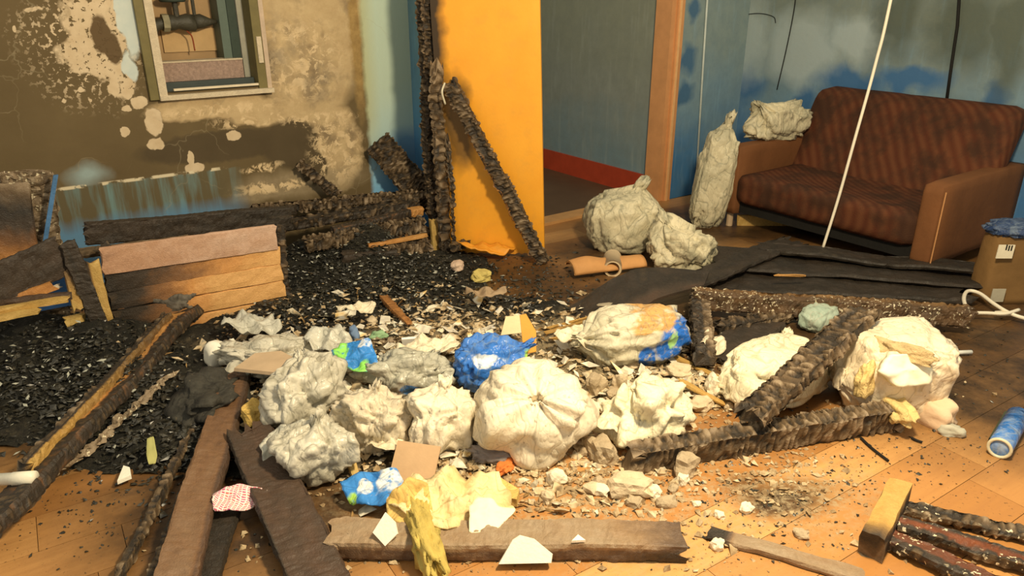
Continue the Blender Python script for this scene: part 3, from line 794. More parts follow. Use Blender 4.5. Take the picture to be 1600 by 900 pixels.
# ------------------------------------------------------------------ burnt bed
BL, BR_ = P(160, 545), P(452, 480); bd = (BR_ - BL).normalized(); bn = Vector((bd.y, -bd.x, 0))
bed = thing('bed_frame', 'burnt wooden bed box with planked front, orange wood on its right side', 'bed frame', (BL + BR_) / 2)
def bp(px, py, off=0.0): return PV(px, py, BL + bn * off, bn)
def burn_bed(t, a, b): return .70 - 1.25 * max(0, t - .35)
rows = [((158, 408), (431, 370), .135, 'rail'), ((166, 441), (437, 399), .094, 'plank'), ((172, 470), (440, 424), .094, 'plank'), ((178, 500), (444, 450), .094, 'plank'), ((184, 528), (449, 477), .094, 'plank')]
for k, (a, b, hh, nm) in enumerate(rows):
    p0, p1 = bp(*a, off=.01 if k == 0 else 0), bp(*b, off=.01 if k == 0 else 0)
    fn = (lambda t, a, b: .24 - .22 * t) if k == 0 else ((lambda t, a, b: .95 - 1.05 * t) if k == 1 else (lambda t, a, b: 1.0 - 1.75 * t))
    wbeam(nm, p0, p1, .024 if k else .035, hh, burn=fn, char=.08, rag=.02, warp=.004, mat=W_PINK if k else W_RAIL, parent=bed)
wbeam('corner_post', bp(438, 352, -.03) , BR_ - bn * .03, .05, .05, burn=.95, char=.5, parent=bed, up=bd)
wbeam('corner_post', bp(165, 385, -.03), bp(180, 520, -.03), .05, .05, burn=.9, char=.5, parent=bed, up=bd)
Bb = -bn * .78
wbeam('back_rail', bp(135, 365, -.35), bp(452, 338, -.35), .05, .12, burn=lambda t, a, b: .75 + .2 * t, char=.25, mat=W_BRN, parent=bed)
wbeam('side_rail', bp(270, 350, -.5), bp(460, 328, -.5), .04, .05, burn=lambda t, a, b: .9 - .75 * math.sin(math.pi * t), char=.1, mat=W_PINE, parent=bed)
wbeam('top_lath', bp(118, 398, -.12), bp(300, 374, -.12), .10, .03, burn=1.2, char=.3, mat=W_BRN, parent=bed)
# slats and stakes standing at the left end of the bed
timber('leaning_slat', 'dark scorched slat leaning at the left end of the bed box', 'slat', bp(168, 530, .10), bp(103, 380, .06), .075, .035, burn=.85, char=.3, up=bn, mat=W_BRN, rag=.03)
timber('split_slat', 'yellow split slat with charred edge beside the bed post', 'slat', bp(172, 528, .06), bp(143, 410, .03), .06, .025, burn=lambda t, a, b: .1 if a > -.5 else .9, char=.1, up=bn, mat=W_YEL)
timber('short_slat', 'short yellow slat hanging left of the leaning dark slat', 'slat', bp(122, 482, .08), bp(106, 420, .05), .045, .02, burn=lambda t, a, b: .1 + .5 * t, char=.1, up=bn, mat=W_YEL)
timber('pale_block', 'small pale yellow wood block below the short slat', 'block', bp(105, 508, .06), bp(130, 502, .06), .06, .06, burn=.1, char=.1, mat=W_YEL)
# boards at the far left
A_ = bp(0, 455, .10)
timber('grey_board', 'wide grey scorched board sloping down at the left edge', 'board', bp(-40, 462, .12), bp(98, 400, .05), .03, .19, burn=.75, char=.25, mat=W_BRN, rag=.04, up=Z)
timber('red_brown_stick', 'reddish scorched stick under the sloping grey board', 'stick', bp(-40, 488, .10), bp(82, 447, .08), .035, .045, burn=.28, char=.1, mat=W_PINE)
timber('yellow_stick', 'thin yellow stick lying below the reddish stick at left', 'stick', bp(-40, 492, .16), bp(105, 468, .10), .03, .03, burn=.12, char=.1, mat=W_YEL)
timber('dark_stick', 'dark narrow stick crossing above the yellow stick at left', 'stick', bp(-40, 478, .13), bp(108, 462, .09), .025, .035, burn=.6, char=.2, mat=W_BRN)
timber('bare_yellow_lath', 'bare yellow lath half buried in the left char heap', 'lath', bp(-40, 505, .2), bp(60, 486, .14), .05, .025, burn=.08, char=.1, mat=W_YEL)
timber('white_stick', 'thin pale stick slanting behind the left boards', 'stick', bp(35, 470, .02), bp(92, 446, .0), .018, .018, burn=0, char=.02, mat=plain('pale_stick', (.70, .60, .45)))
timber('scorched_panel', 'dark upright panel with tan foot at the left edge', 'panel', Vector((bp(12, 375, -.36).x, bp(12, 375, -.36).y - .06, .02)), bp(2, 288, -.38), .22, .02, burn=lambda t, a, b: .9 if t < .45 else .1 + 2.4 * (t - .47), char=.12, up=bn, mat=W_PINE)
timber('blistered_panel', 'grey blistered headboard panel beside the blue paint edge', 'panel', Vector((bp(48, 405, -.42).x, bp(48, 405, -.42).y, .0)), bp(40, 268, -.42), .24, .02, burn=1.25, char=1.3, cell=.05, aspect=1.0, up=bn, mat=W_SPK)
tag(mesh_obj('blue_lath', *frame_box(bp(64, 392, -.36), (bp(78, 305, -.36) - bp(64, 392, -.36)).normalized(), .38, bd, .02, bn, .02), plain('blue_flaking_paint', (.07, .18, .36), .6, .3, .5, 14, .4)), 'blue painted lath standing by the bed corner', 'lath')
mesh_obj('blue_plastic_sheet', *frame_box(bp(62, 485, -.06), bd, .14, Z, .17, bn, .012), plain('blue_sheet', (.07, .22, .55), .5, .4, .5, 9))
tag(bpy.data.objects['blue_plastic_sheet'], 'blue panel showing behind the sticks at the left end of the bed', 'panel')

# charred bed timbers behind, towards the door
timber('charred_rail', 'charred rail with a bright orange broken end near the door post', 'rail', P(520, 362, .26), P(658, 330, .26), .06, .06, burn=lambda t, a, b: .8 if t < .85 else .1, char=.4, mat=W_PINE, rag=.01)
timber('charred_log', 'thick charred log with deep cross cracks in the bed heap', 'log', P(478, 382, .22), P(660, 350, .22), .10, .095, burn=1.12, char=1.5, cell=.028, aspect=4)
timber('orange_lath', 'thin bare orange lath lying on the charred timbers', 'lath', P(575, 384, .20), P(666, 367, .20), .03, .022, burn=lambda t, a, b: .25 - .3 * t, char=.05, mat=W_PINE)
timber('charred_log', 'short cracked charred log below the thin orange lath', 'log', P(600, 395, .15), P(668, 380, .15), .09, .085, burn=1.12, char=1.5, cell=.028, aspect=4)
timber('charred_plank', 'dull charred plank lying left of the short cracked log', 'plank', P(535, 402, .15), P(615, 392, .15), .10, .05, burn=.8, char=.3, mat=W_BRN)
timber('charred_rail', 'long charred rail lying along the foot of the back wall', 'rail', P(395, 328, .33), P(690, 302, .33), .09, .07, burn=1.1, char=1.4, cell=.03)
timber('charred_rail', 'ash-brown charred rail in the middle of the bed heap', 'rail', P(440, 352, .29), P(650, 318, .29), .12, .07, burn=.95, char=1.0, cell=.04)
timber('charred_slab', 'thick charred slab leaning against the pale blue wall', 'slab', PD(676, 322, 4.86), PD(590, 222, 5.0), .21, .055, burn=1.05, char=1.5, cell=.024, aspect=2.0, up=(.3, -1, .3), rag=.03)
timber('charred_stick', 'short charred stick leaning against the tan scorched plaster', 'stick', PV(528, 306, W0 - V * .13, V), PV(468, 257, W0 - V * .07, V), .085, .04, burn=1.05, char=1.4, cell=.028, up=(.3, -1, .3))
timber('charred_offcut', 'small charred offcut lying beside the foot of the orange door', 'offcut', T(708, 398, .05), T(735, 392, .07), .06, .05, burn=1.0, char=.8)
M_ORG = plain('orange_paint_chip', (.80, .33, .03), .5, .4, .3, 9)
tag(scrap('door_fragment', T(760, 404, .03), .20, .07, .05, .02, 6, 4.1, M_ORG, (.25, 0), .012), 'torn orange strip broken off the door bottom', 'fragment')
tag(lump('foam_lump', T(752, 438), (.06, .05, .04), 3.0, plain('yellow_foam', (.62, .50, .16), .9, .1, .35, 20, .5)), 'yellow foam lump on the ash below the orange door', 'foam')
tag(lump('plaster_chunk', T(715, 420), (.05, .04, .03), 5.0, plain('pink_plaster', (.62, .46, .34), .9, .1, .3, 20, .4)), 'pinkish plaster chunk at the foot of the charred door post', 'chunk')

# ------------------------------------------------------------------ sacks
IV = (.84, .74, .55); GR = (.46, .46, .37); BLUE = (.02, .16, .62); GRN = (.42, .72, .10)
S_WHITE = sackmat('white_sacking', IV, (.42, .36, .25), .45)
S_LIT = sackmat('lit_sacking', (.88, .80, .56), (.50, .40, .22), .4)  # brighter copy for strongly lit sacks, light put into the colour
S_DIM = sackmat('dim_sacking', (.66, .58, .38), (.24, .24, .16), .65)  # duller copy for less lit sacks, shade put into the colour
S_DUST = sackmat('dusty_sacking', (.60, .54, .42), (.26, .22, .15), .65)
S_GREY = sackmat('grey_film', (.64, .60, .48), (.22, .20, .13), .65, None, .3)
S_DIRTY = sackmat('sooty_sacking', (.52, .46, .34), (.12, .10, .065), .75)

b = sack('filled_sack', T(972, 388), (.25, .20, .215), .1, (.3, 0, 1), .38, .11, .72, .05, 11.2, S_DIM, tilt=.06)
tag(b, 'full greyish white sack with a tied top standing in front of the doorway', 'sack')
b = sack('torn_sack', T(1062, 420), (.20, .16, .15), -.35, (-.5, 0, 1), .5, .22, .8, .08, 23.5, S_DIM, lump=.35)
tag(b, 'slumped torn sack beside the full sack near the doorway', 'sack')
tag(sack('sack_flap', T(1098, 418), (.13, .09, .045), -.3, (1, 0, .2), .3, .25, .9, .1, 27.5, S_DIM, sub=4), 'flat greenish sack end spread on the floor beyond the torn sack', 'sack flap')
b = sack('narrow_sack', P(1108, 352), (.14, .11, .385), .0, (.15, 0, 1), .25, .12, .62, .05, 31.0, S_DIM, tilt=.10)
tag(b, 'tall narrow sack standing against the left arm of the sofa', 'sack')
b = sack('folded_sack', FX + V * (LS - .05) + U * .50 + Z * .585, (.25, .11, .14), .35, (-.6, 0, .8), .35, .2, .7, .08, 37.0, S_DIM, lump=.3)
tag(b, 'crumpled folded sack lying on the left arm of the sofa', 'sack')

M_P1 = sackmat('printed_sacking', (.66, .60, .44), (.30, .28, .18), .6, [((.02, .14, .55), [((.17, -.02, .12), (.085, .5, .10)), ((.05, -.1, .06), (.045, .5, .07))]), ((.35, .62, .22), [((.16, -.1, .14), (.03, .5, .04))]), ((.62, .35, .12), [((.08, 0, .22), (.10, .5, .04))])])
b = sack('printed_sack', T(990, 560), (.255, .15, .135), .25, (-1, -.1, .1), .2, .12, .8, .10, 41.0, M_P1)
tag(b, 'ivory sack with blue and green print lying under the dark panel', 'sack')
b = sack('tied_sack', T(835, 700), (.215, .185, .175), .0, (.0, -.62, .75), 0.0, .07, .88, .10, 47.3, S_WHITE, lump=.25)
tag(b, 'big round white sack with gathered top in the middle of the rubble', 'sack')
b = sack('small_white_sack', T(690, 698), (.13, .11, .125), .3, (.2, .2, 1), .2, .16, .75, .08, 51.0, S_WHITE, lump=.35)
tag(b, 'smaller crumpled white sack left of the big tied sack', 'sack')
M_BL = sackmat('blue_printed_film', (.03, .17, .60), (.30, .42, .55), .35, [((.85, .84, .70), [((.16, -.02, .08), (.05, .5, .07))]), (GRN, [((.15, 0, .12), (.035, .5, .03)), ((.0, -.1, .07), (.03, .5, .04))]), ((.75, .80, .85), [((-.03, 0, .17), (.05, .5, .02))])], .3)
b = sack('blue_sack', T(768, 600), (.15, .11, .11), .35, (1, 0, .5), .35, .22, .8, .10, 57.0, M_BL)
tag(b, 'crumpled bright blue printed sack behind the big tied sack', 'sack')
b = sack('pale_heap_sack', T(1008, 682), (.165, .13, .115), .5, (-.3, .3, 1), .15, .14, .8, .09, 61.0, S_LIT, lump=.6)
tag(b, 'limp ivory sack with spilled plaster at the centre right of the rubble', 'sack')
b = sack('grey_film_bag', T(497, 742), (.125, .11, .105), .2, (.1, .2, 1), .15, .16, .8, .14, 67.0, S_GREY, lump=.38)
tag(b, 'crumpled grey plastic bag in front of the left rubble', 'bag')
b = sack('grey_film_bag', T(480, 650), (.15, .11, .125), .9, (.3, .6, .8), .2, .17, .8, .15, 71.0, S_GREY, lump=.42)
tag(b, 'large grey translucent bag rising behind the front grey bag', 'bag')
b = sack('grey_film_bag', T(425, 575), (.22, .12, .07), -.1, (1, 0, .2), .15, .3, .8, .12, 73.0, S_GREY, lump=.35)
tag(b, 'flattened grey plastic bag next to the white block at left', 'bag')
b = sack('grey_film_bag', T(585, 690), (.12, .10, .11), -.3, (0, .3, 1), .15, .3, .8, .12, 75.0, sackmat('pale_film', (.72, .62, .45), (.24, .22, .16), .6), lump=.3)
tag(b, 'pale crumpled bag under the blue and green wrapper', 'bag')
b = sack('clear_bag', T(640, 612), (.17, .10, .09), .1, (.6, .3, .8), .2, .3, .8, .12, 76.0, sackmat('clear_film', (.52, .50, .40), (.18, .18, .13), .7, [((.05, .18, .42), [((.02, -.1, .06), (.05, .5, .03))])], .3), lump=.35)
tag(b, 'grey-blue crumpled bag between the green wrapper and the blue sack', 'bag')
b = sack('white_sack', P(1205, 612), (.27, .17, .125), .75, (.8, .4, .4), .12, .12, .62, .05, 79.0, S_LIT)
tag(b, 'bright white sack lying behind the diagonal charred beam', 'sack')
tag(sack('green_sack_end', P(1278, 512), (.12, .075, .07), .6, (1, .3, .2), .1, .14, .7, .08, 82.0, sackmat('sea_green_sacking', (.36, .46, .36), (.62, .60, .46), .4), sub=4), 'sea-green gathered end of sacking beside the top of the diagonal charred beam', 'sack')
M_P2 = sackmat('torn_ivory_sacking', (.84, .72, .52), (.52, .40, .22), .5)
b = sack('torn_white_sack', P(1378, 628), (.225, .19, .19), -.1, (-.9, -.3, -.1), .05, .09, .55, .03, 83.0, M_P2)
tag(b, 'large white sack torn open at the front, right of the diagonal charred beam', 'sack')
base = P(1375, 628)
M_FOAM = plain('yellow_insulation', (.70, .52, .22), .95, .1, .4, 16, .9)
YT = base.y - .165
tag(scrap('foam_sheet', PD(1408, 582, YT), .13, .085, .1, .015, 6, 85.0, plain('white_foam', (.92, .88, .66), .8, .2, .08, 9), (1.15, .05), .03, conform=False), 'flat white foam sheet spilling from the torn sack', 'foam')
tag(lump('insulation_wad', PD(1350, 612, YT + .02), (.06, .03, .08), 86, M_FOAM, 4, .4, False), 'crumbly yellow insulation wad bulging from the tear of the white sack', 'insulation')
tag(lump('insulation_wad', PD(1395, 640, YT), (.13, .05, .04), 87, M_FOAM, 4, .4, False), 'low strip of yellow insulation under the white foam sheet', 'insulation')
tag(lump('insulation_wad', PD(1408, 556, YT + .03), (.11, .03, .032), 88, plain('tan_insulation', (.58, .43, .22), .95, .1, .5, 24, .9), 4, .45, False), 'tan fibrous insulation along the top of the tear', 'insulation')
tag(lump('plaster_slab', P(1448, 655), (.10, .06, .07), 89, plain('pink_plaster_slab', (.72, .52, .34), .9, .15, .2, 9, .3), 4, .3, False), 'pinkish plaster slab leaning at the foot of the torn white sack', 'slab')
tag(lump('plaster_chunk', P(1402, 648), (.045, .03, .02), 90, M_CRUMB, 3), 'small flat plaster piece left of the pinkish slab', 'chunk')
tag(lump('rag_lump', P(1484, 678), (.045, .03, .025), 91, plain('grey_rag', (.48, .46, .36), .9, .1, .4, 20), 3, .5, False), 'small pale crumpled rag on the dark floor right of the pinkish slab', 'rag')
tag(mesh_obj('white_rod', *tube_vf([P(1466, 552, .02), P(1518, 550, .02)], .010, 8), plain('white_plastic', (.78, .76, .66), .4), None, True), 'thin white rod lying on the dark floor beside the torn sack', 'rod')

# ------------------------------------------------------------------ right-hand timbers
timber('charred_beam', 'thick charred beam lying diagonally between the two bright white sacks', 'beam', P(1172, 652, .15), P(1350, 488, .37), .145, .06, burn=1.05, char=.85, cell=.026, aspect=3.2, roll=-.25, rag=.05, mat=W_SPK if False else W_PINE)
timber('charred_beam', 'long charred beam lying across the floor in front of the white sacks', 'beam', P(985, 716, .05), P(1402, 648, .06), .085, .115, burn=1.12, char=.75, cell=.02, aspect=5.0, rag=.06, roll=.1)
timber('ashy_beam', 'long ash-speckled beam lying across the right side behind the white sacks', 'beam', P(1085, 466, .10), P(1512, 492, .10), .10, .10, burn=lambda t, a, b: .42 + .15 * (a > 0), char=.7, cell=.035, rag=.04, mat=W_SPK, warp=.012)
timber('charred_post', 'black charred post lying towards the camera beside the printed sack', 'post', T(1100, 580, .05), P(1092, 468, .08), .11, .08, burn=lambda t, a, b: 1.15 if a > 0 else .85, char=1.2, cell=.03, aspect=2, rag=.04)
dk = dict(char=.30, cell=.09, aspect=1.2, mat=W_BRN, rag=.08, warp=.02)
timber('charred_board', 'wide charred board lying flat in front of the sofa', 'board', P(1120, 402, .08), P(1545, 432, .08), .42, .03, burn=.88, **dk)
timber('charred_board', 'narrow charred board on the wide board in front of the sofa', 'board', P(1190, 386, .13), P(1530, 420, .13), .16, .03, burn=.88, **dk)
timber('charred_board', 'dark charred board lying just behind the ash-speckled beam', 'board', P(1105, 440, .04), P(1500, 458, .04), .30, .04, burn=.88, **dk)
timber('charred_board', 'black charred board end pushed towards the narrow sack', 'board', P(1060, 448, .10), P(1240, 376, .13), .18, .03, burn=.88, **dk)
timber('dark_board', 'dark brown board half hidden behind the bright white sack', 'board', P(1112, 560, .02), P(1200, 500, .03), .20, .03, burn=.8, char=.2, mat=W_BRN)
timber('dark_board', 'charred board lying right of the upper end of the charred post', 'board', P(1120, 510, .04), P(1240, 488, .05), .10, .05, burn=1.05, char=1.0)
timber('pale_splinter', 'thin pale splinter on the charred boards in front of the sofa', 'splinter', P(1212, 430, .13), P(1254, 431, .13), .012, .01, burn=0, char=.02, mat=W_PINE)
# curved dark panel in the middle
cp = [P(872, 492, .05), P(950, 440, .16), P(1010, 418, .19), P(1108, 424, .15)]
cq = [P(880, 512, .04), P(975, 492, .10), P(1030, 465, .13), P(1100, 446, .12)]
n = 26; a_, b_ = smooth_path(cp, 8), smooth_path(cq, 8); v, bu = [], []
for i in range(len(a_)):
    for k in range(7):
        q = a_[i].lerp(b_[i], k / 6) + Z * (.012 * nz(i * .4, k * .5))
        v.append(q); bu.append(.9 + .2 * nz(i * .3, k * .6, 4) - .25 * (k > 4))
nv = len(v); v += [q - Z * .014 for q in v]; bu += bu; f = []
for i in range(len(a_) - 1):
    for k in range(6):
        q = (i*7+k, i*7+k+1, (i+1)*7+k+1, (i+1)*7+k); f.append(tuple(reversed(q))); f.append(tuple(j + nv for j in q))
bord = [i*7 for i in range(len(a_))] + [(len(a_)-1)*7 + k for k in range(1, 7)] + [i*7+6 for i in range(len(a_)-2, -1, -1)] + [k for k in range(5, 0, -1)]
for i in range(len(bord)):
    p_, q_ = bord[i], bord[(i+1) % len(bord)]; f.append((p_, q_, q_ + nv, p_ + nv))
tag(mesh_obj('warped_panel', v, f, W_BRN, None, False, {'burn': bu}), 'warped dark burnt panel lying over the printed sack', 'panel')
tag(scrap('pale_scrap', P(944, 478, .13), .05, .022, .3, .004, 7, 12.0, plain('grey_card', (.34, .29, .20), .8), (0, 0), .004, conform=False), 'small oval grey scrap on the warped dark panel', 'scrap')

# clay shell and tube in front of the doorway
M_CLAY = plain('terracotta', (.58, .29, .10), .7, .3, .35, 7, .25)
cl = thing('clay_pipe_shell', 'broken terracotta pipe shell lying below the full sack', 'pipe', T(945, 428))
n = 22; v, f = [], []
pa, pb = T(890, 432, .03), T(1002, 420, .03); ax = (pb - pa).normalized(); sd_ = Vector((-ax.y, ax.x, 0))
for i in range(n + 1):
    s_ = i / n; rr = .085 * (1 - .15 * s_) * (1 + .05 * nz(i * .3, 2))
    for lay in (0, 1):
        for k in range(13):
            a = math.pi * (.02 + .86 * k / 12); r_ = rr - .012 * lay
            v.append(pa + (pb - pa) * s_ - sd_ * (r_ * math.cos(a)) + Z * (r_ * math.sin(a) * (.75 + .25 * math.sin(math.pi * min(1, s_ * 2.2)))))
for i in range(n):
    for k in range(12):
        a, b = i*26+k, (i+1)*26+k
        f.append((a, a+1, b+1, b)); f.append((a+13, b+13, b+14, a+14))
    f.append((i*26, (i+1)*26, (i+1)*26+13, i*26+13)); f.append((i*26+12, i*26+25, (i+1)*26+25, (i+1)*26+12))
for i in (0, n):
    for k in range(12): f.append((i*26+k, i*26+k+1, i*26+k+14, i*26+k+13))
mesh_obj('shell', v, f, M_CLAY, cl, True)
tc = T(955, 428, .05)
rim = []
v, f = tube_vf([tc + Vector((0, -.05, 0)), tc + Vector((.02, .12, .01))], .055, 20, False)
v2, f2 = tube_vf([tc + Vector((0, -.05, 0)), tc + Vector((.02, .12, .01))], .040, 20, False)
nb = len(v); fr = [(k, (k+1) % 20, nb + (k+1) % 20, nb + k) for k in range(20)]
tag(mesh_obj('card_tube', v + v2, f + [tuple(reversed([i + nb for i in q])) for q in f2] + fr, plain('pale_card_tube', (.60, .46, .28), .8), None, True), 'short pale tube with an open end in front of the clay shell', 'tube')

# right edge: paper bag, cables, can
bx = thing('paper_bag', 'brown paper bag with blue top and white label at the right edge', 'bag', P(1585, 486) - Vector((.0, -.13, 0)))
bb = P(1585, 486) - Vector((.0, -.13, 0))
M_KRAFT = plain('brown_kraft', (.20, .11, .038), .8, .2, .35, 6, .3)
n = 28; v, f = [], []
for j in range(14):
    t_ = j / 13; zz_ = .40 * t_
    for k in range(n):
        a = 2 * math.pi * k / n; ca, sa = math.cos(a), math.sin(a)
        x = math.copysign(abs(ca) ** .5, ca) * .14 * (1 - .10 * t_) ; y = math.copysign(abs(sa) ** .5, sa) * .10 * (1 - .25 * t_)
        d = 1 + .05 * nz(ca * 2, sa * 2, zz_ * 9)
        v.append(bb + Vector((x * d + .02, y * d + .06, zz_)))
for j in range(13):
    for k in range(n): f.append((j*n+k, j*n+(k+1) % n, (j+1)*n+(k+1) % n, (j+1)*n+k))
f += [tuple(reversed(range(n))), tuple(range(13*n, 14*n))]
mesh_obj('bag_body', v, f, M_KRAFT, bx, True)
sk = sackmat('navy_print_cloth', (.012, .035, .11), (.25, .32, .40), .4, None, .6, wscale=22)
mesh_top = sack('bag_top', bb + Vector((.02, .05, .37)), (.155, .10, .045), .0, None, 0, .18, .8, 0, 93.0, sk, 4, bx)
lab = mesh_obj('label', *frame_box(bb + Vector((-.125, -.062, .275)), Vector((1, 0, 0)), .085, Vector((0, 1, 0)), .006, Z, .075), plain('white_label', (.78, .70, .52), .6), bx)
for k in range(3):
    mesh_obj('print_bar', *frame_box(bb + Vector((-.088 + .014 * k, -.0635, .318 + (0 if k else .004))), Vector((1, 0, 0)), .007, Vector((0, 1, 0)), .002, Z, .03), M_BLK, lab)
mesh_obj('grey_tag', *frame_box(bb + Vector((-.105, -.075, .03)), Vector((1, 0, 0)), .07, Vector((0, 1, 0)), .005, Z, .075), plain('grey_tag', (.42, .38, .28), .7), bx)
M_WC = plain('white_cable', (.80, .72, .56), .45, .4, .1, 20)
cb = bb + Vector((0, -.13, .0))
tag(mesh_obj('coiled_cable', *tube_vf(smooth_path([P(1514, 491, .07), P(1506, 468, .07), P(1512, 455, .07), P(1530, 458, .07), P(1552, 474, .06), P(1575, 488, .05), P(1600, 497, .04), P(1640, 505, .02)], 8), .010, 8), M_WC, None, True),
    'white cable looping up beside the end of the ash-speckled beam', 'cable')
tag(mesh_obj('straight_cable', *tube_vf(smooth_path([P(1508, 489, .05), P(1540, 489, .05), P(1570, 490, .055), P(1592, 484, .06)], 8), .009, 8), M_WC, None, True),
    'straight white cable end lying through the loop at the right edge', 'cable')
tag(lump('cable_connector', P(1566, 492, .03), (.045, .018, .012), 95, M_WC, 3, .15, False, rot=0.0), 'white plastic connector where the two cables cross', 'connector')
Yc = 4.05
c0, c1 = PD(1398, -30, Yc - .05), P(1285, 390, .13)
c0 = PD(1398, -30, c1.y - .02); c9 = c0 + (c0 - PD(1380, 60, c1.y - .02)) * 6
tag(mesh_obj('hanging_cable', *tube_vf(smooth_path([c9, c0, PD(1368, 100, c1.y), PD(1335, 220, c1.y), PD(1310, 310, c1.y), c1], 8), .0085, 8), M_WC, None, True),
    'long white cable hanging down in front of the sofa', 'cable')
wk = [PV(1245, -20, CORN - U * .015, U), PV(1240, 20, CORN - U * .015, U), PV(1228, 80, CORN - U * .015, U), PV(1214, 140, CORN - U * .015, U)]
tag(mesh_obj('thin_wire', *tube_vf(smooth_path(wk, 6), .004, 6), M_BLK, None, True), 'thin black wire hanging down the blue wall above the folded sack', 'wire')
wk = [PV(px, py, CORN - U * .008, U) for px, py in ((1118, 28), (1120, 20), (1150, 24), (1185, 21), (1208, 26), (1212, 36))]
tag(mesh_obj('thin_wire', *tube_vf(smooth_path(wk, 6), .003, 6), M_BLK, None, True), 'short black wire stapled flat near the top of the blue wall', 'wire')
wk = [PV(px, py, PART - V * .012, V) for px, py in ((1107, -30), (1098, 110), (1086, 310))]
tag(mesh_obj('pale_conduit', *tube_vf(wk, .008, 8), plain('pale_conduit', (.55, .60, .55), .5), None, True), 'thin pale conduit running down the blue strip beside the jamb', 'conduit')
can = thing('spray_can', 'blue spray can lying on the dark floor at the right edge', 'can', P(1580, 700))
q0, q1 = P(1562, 700, .04), P(1625, 590, .04)
cd = (q1 - q0).normalized()
mesh_obj('can_body', *tube_vf([q0, q0 + cd * .005, q0 + cd * .30], [.036, .04, .04], 24), sackmat('blue_can_print', (.03, .16, .50), (.45, .55, .65), .6, None, .3, wscale=20), can, True)
rg_ = []
for k in range(25):
    a = 2 * math.pi * k / 24; sdv = cd.cross(Z).normalized(); rg_.append(q0 - cd * .002 + (sdv * math.cos(a) + sdv.cross(cd) * math.sin(a)) * .036)
mesh_obj('rim', *tube_vf(rg_, .006, 8, False), plain('tin_rim', (.62, .56, .38), .35, .6), can, True)
tag(mesh_obj('dark_strip', *frame_box(P(1542, 695), (P(1585, 622) - P(1542, 695)).normalized(), .26, Vector((.9, .4, 0)).normalized(), .05, Z, .03), plain('dark_green_strip', (.05, .06, .035), .6)), 'dark green strip lying left of the blue can', 'strip')

# ------------------------------------------------------------------ timbers in front, left side
timber('brown_plank', 'long brown weathered plank running from the rubble to the bottom edge', 'plank', T(372, 612, .06), P(262, 950, .06), .125, .05, burn=lambda t, a, b: .08 + .25 * (1 - t) + (.30 if a < -.6 else 0), char=.18, mat=W_BRN, rag=.05, roll=-.15, warp=.012)
timber('dark_plank', 'wide blackened plank running to the bottom edge right of the brown plank', 'plank', T(392, 690, .05), P(520, 950, .03), .17, .035, burn=lambda t, a, b: .58 + .3 * (a > .85), char=.22, mat=W_BRN, rag=.06)
timber('dark_plank', 'short dark plank under the pink checked wrapper', 'plank', P(352, 800, .02), P(300, 950, .02), .10, .03, burn=.9, char=.2, mat=W_BRN)
timber('charred_strip', 'thin blue-grey charred strip left of the brown plank', 'strip', T(340, 605, .03), P(185, 905, .02), .035, .035, burn=1.02, char=.35, cell=.03, rag=.05)
timber('charred_strip', 'inner thin charred strip touching the brown plank', 'strip', T(352, 615, .03), P(232, 930, .02), .04, .04, burn=.92, char=.35, cell=.03, rag=.05)
timber('yellow_edged_stick', 'long charred stick with a bare yellow edge in the left heap', 'stick', T(264, 510, .05), P(42, 732, .12), .055, .05, burn=lambda t, a, b: .98 if a > -.3 else (.55 - .5 * max(0, t - .2)), char=.5, mat=W_YEL, rag=.05)
timber('orange_faced_beam', 'long beam with a bare orange face sloping to the left edge', 'beam', T(302, 504, .07), P(-40, 852, .08), .125, .06, burn=lambda t, a, b: (.06 if a > -.25 and b > 0 and .05 < t < .62 else .80) if t > .04 else .9, char=.35, mat=W_PINE, rag=.05, roll=.25, warp=.015)
timber('splintered_lath', 'splintered pale-edged lath along the orange-faced beam', 'lath', T(272, 592, .02), P(-30, 856, .03), .035, .03, burn=lambda t, a, b: 1.35, char=1.0, cell=.04, mat=W_SPK, rag=.08, warp=.03)
timber('grey_beam', 'flat grey-brown beam lying across the bottom in front of the rubble', 'beam', P(520, 842, .035), P(1062, 846, .03), .125, .07, burn=lambda t, a, b: (.10 if b > .5 else .42) + .40 * max(0, t - .78) / .22, char=.2, mat=W_GREY, rag=.06, warp=.01)  # front darker than top is shade painted through burn; right end is scorched
timber('wooden_strip', 'thin grey slat lying on the orange floor at bottom right', 'slat', P(1112, 834, .012), P(1345, 902, .012), .055, .022, burn=lambda t, a, b: .1 if t > .12 else .95, char=.1, mat=W_GREY, rag=.04)
pal = thing('broken_pallet', 'broken scorched pallet with crosspiece at the bottom right corner', 'pallet', P(1480, 850))
wbeam('crosspiece', P(1402, 768, .05), P(1362, 856, .05), .075, .10, burn=lambda t, a, b: (.15 - .3 * t * 0 if b > .5 else .75) + .55 * max(0, t - .75) / .25, char=.15, mat=W_YEL, rag=.03, parent=pal)  # side darkness is shade painted through burn; near end is scorched
wbeam('board', P(1412, 792, .03), P(1680, 850, .03), .07, .035, burn=1.0, char=.6, mat=W_RED, parent=pal, rag=.04)
wbeam('board', P(1402, 818, .035), P(1700, 905, .035), .075, .035, burn=lambda t, a, b: .35 + .6 * abs(a), char=.35, mat=W_RED, parent=pal, rag=.04)
wbeam('board', P(1388, 838, .035), P(1600, 938, .035), .08, .035, burn=lambda t, a, b: .5 + .3 * (a > 0), char=.35, mat=W_RED, parent=pal, rag=.04)
timber('wood_chunk', 'tan splintered wood chunk lying on the ash near the middle', 'wood chunk', T(600, 472, .02), T(640, 512, .02), .05, .03, burn=.35, char=.3, mat=W_PINE, tip=.6)
timber('yellow_stick', 'short clean yellow stick standing in the rubble above the blue wrapper', 'stick', T(556, 752, .01), T(536, 712, .09), .03, .018, burn=0, char=.03, mat=W_YEL, rag=.01)
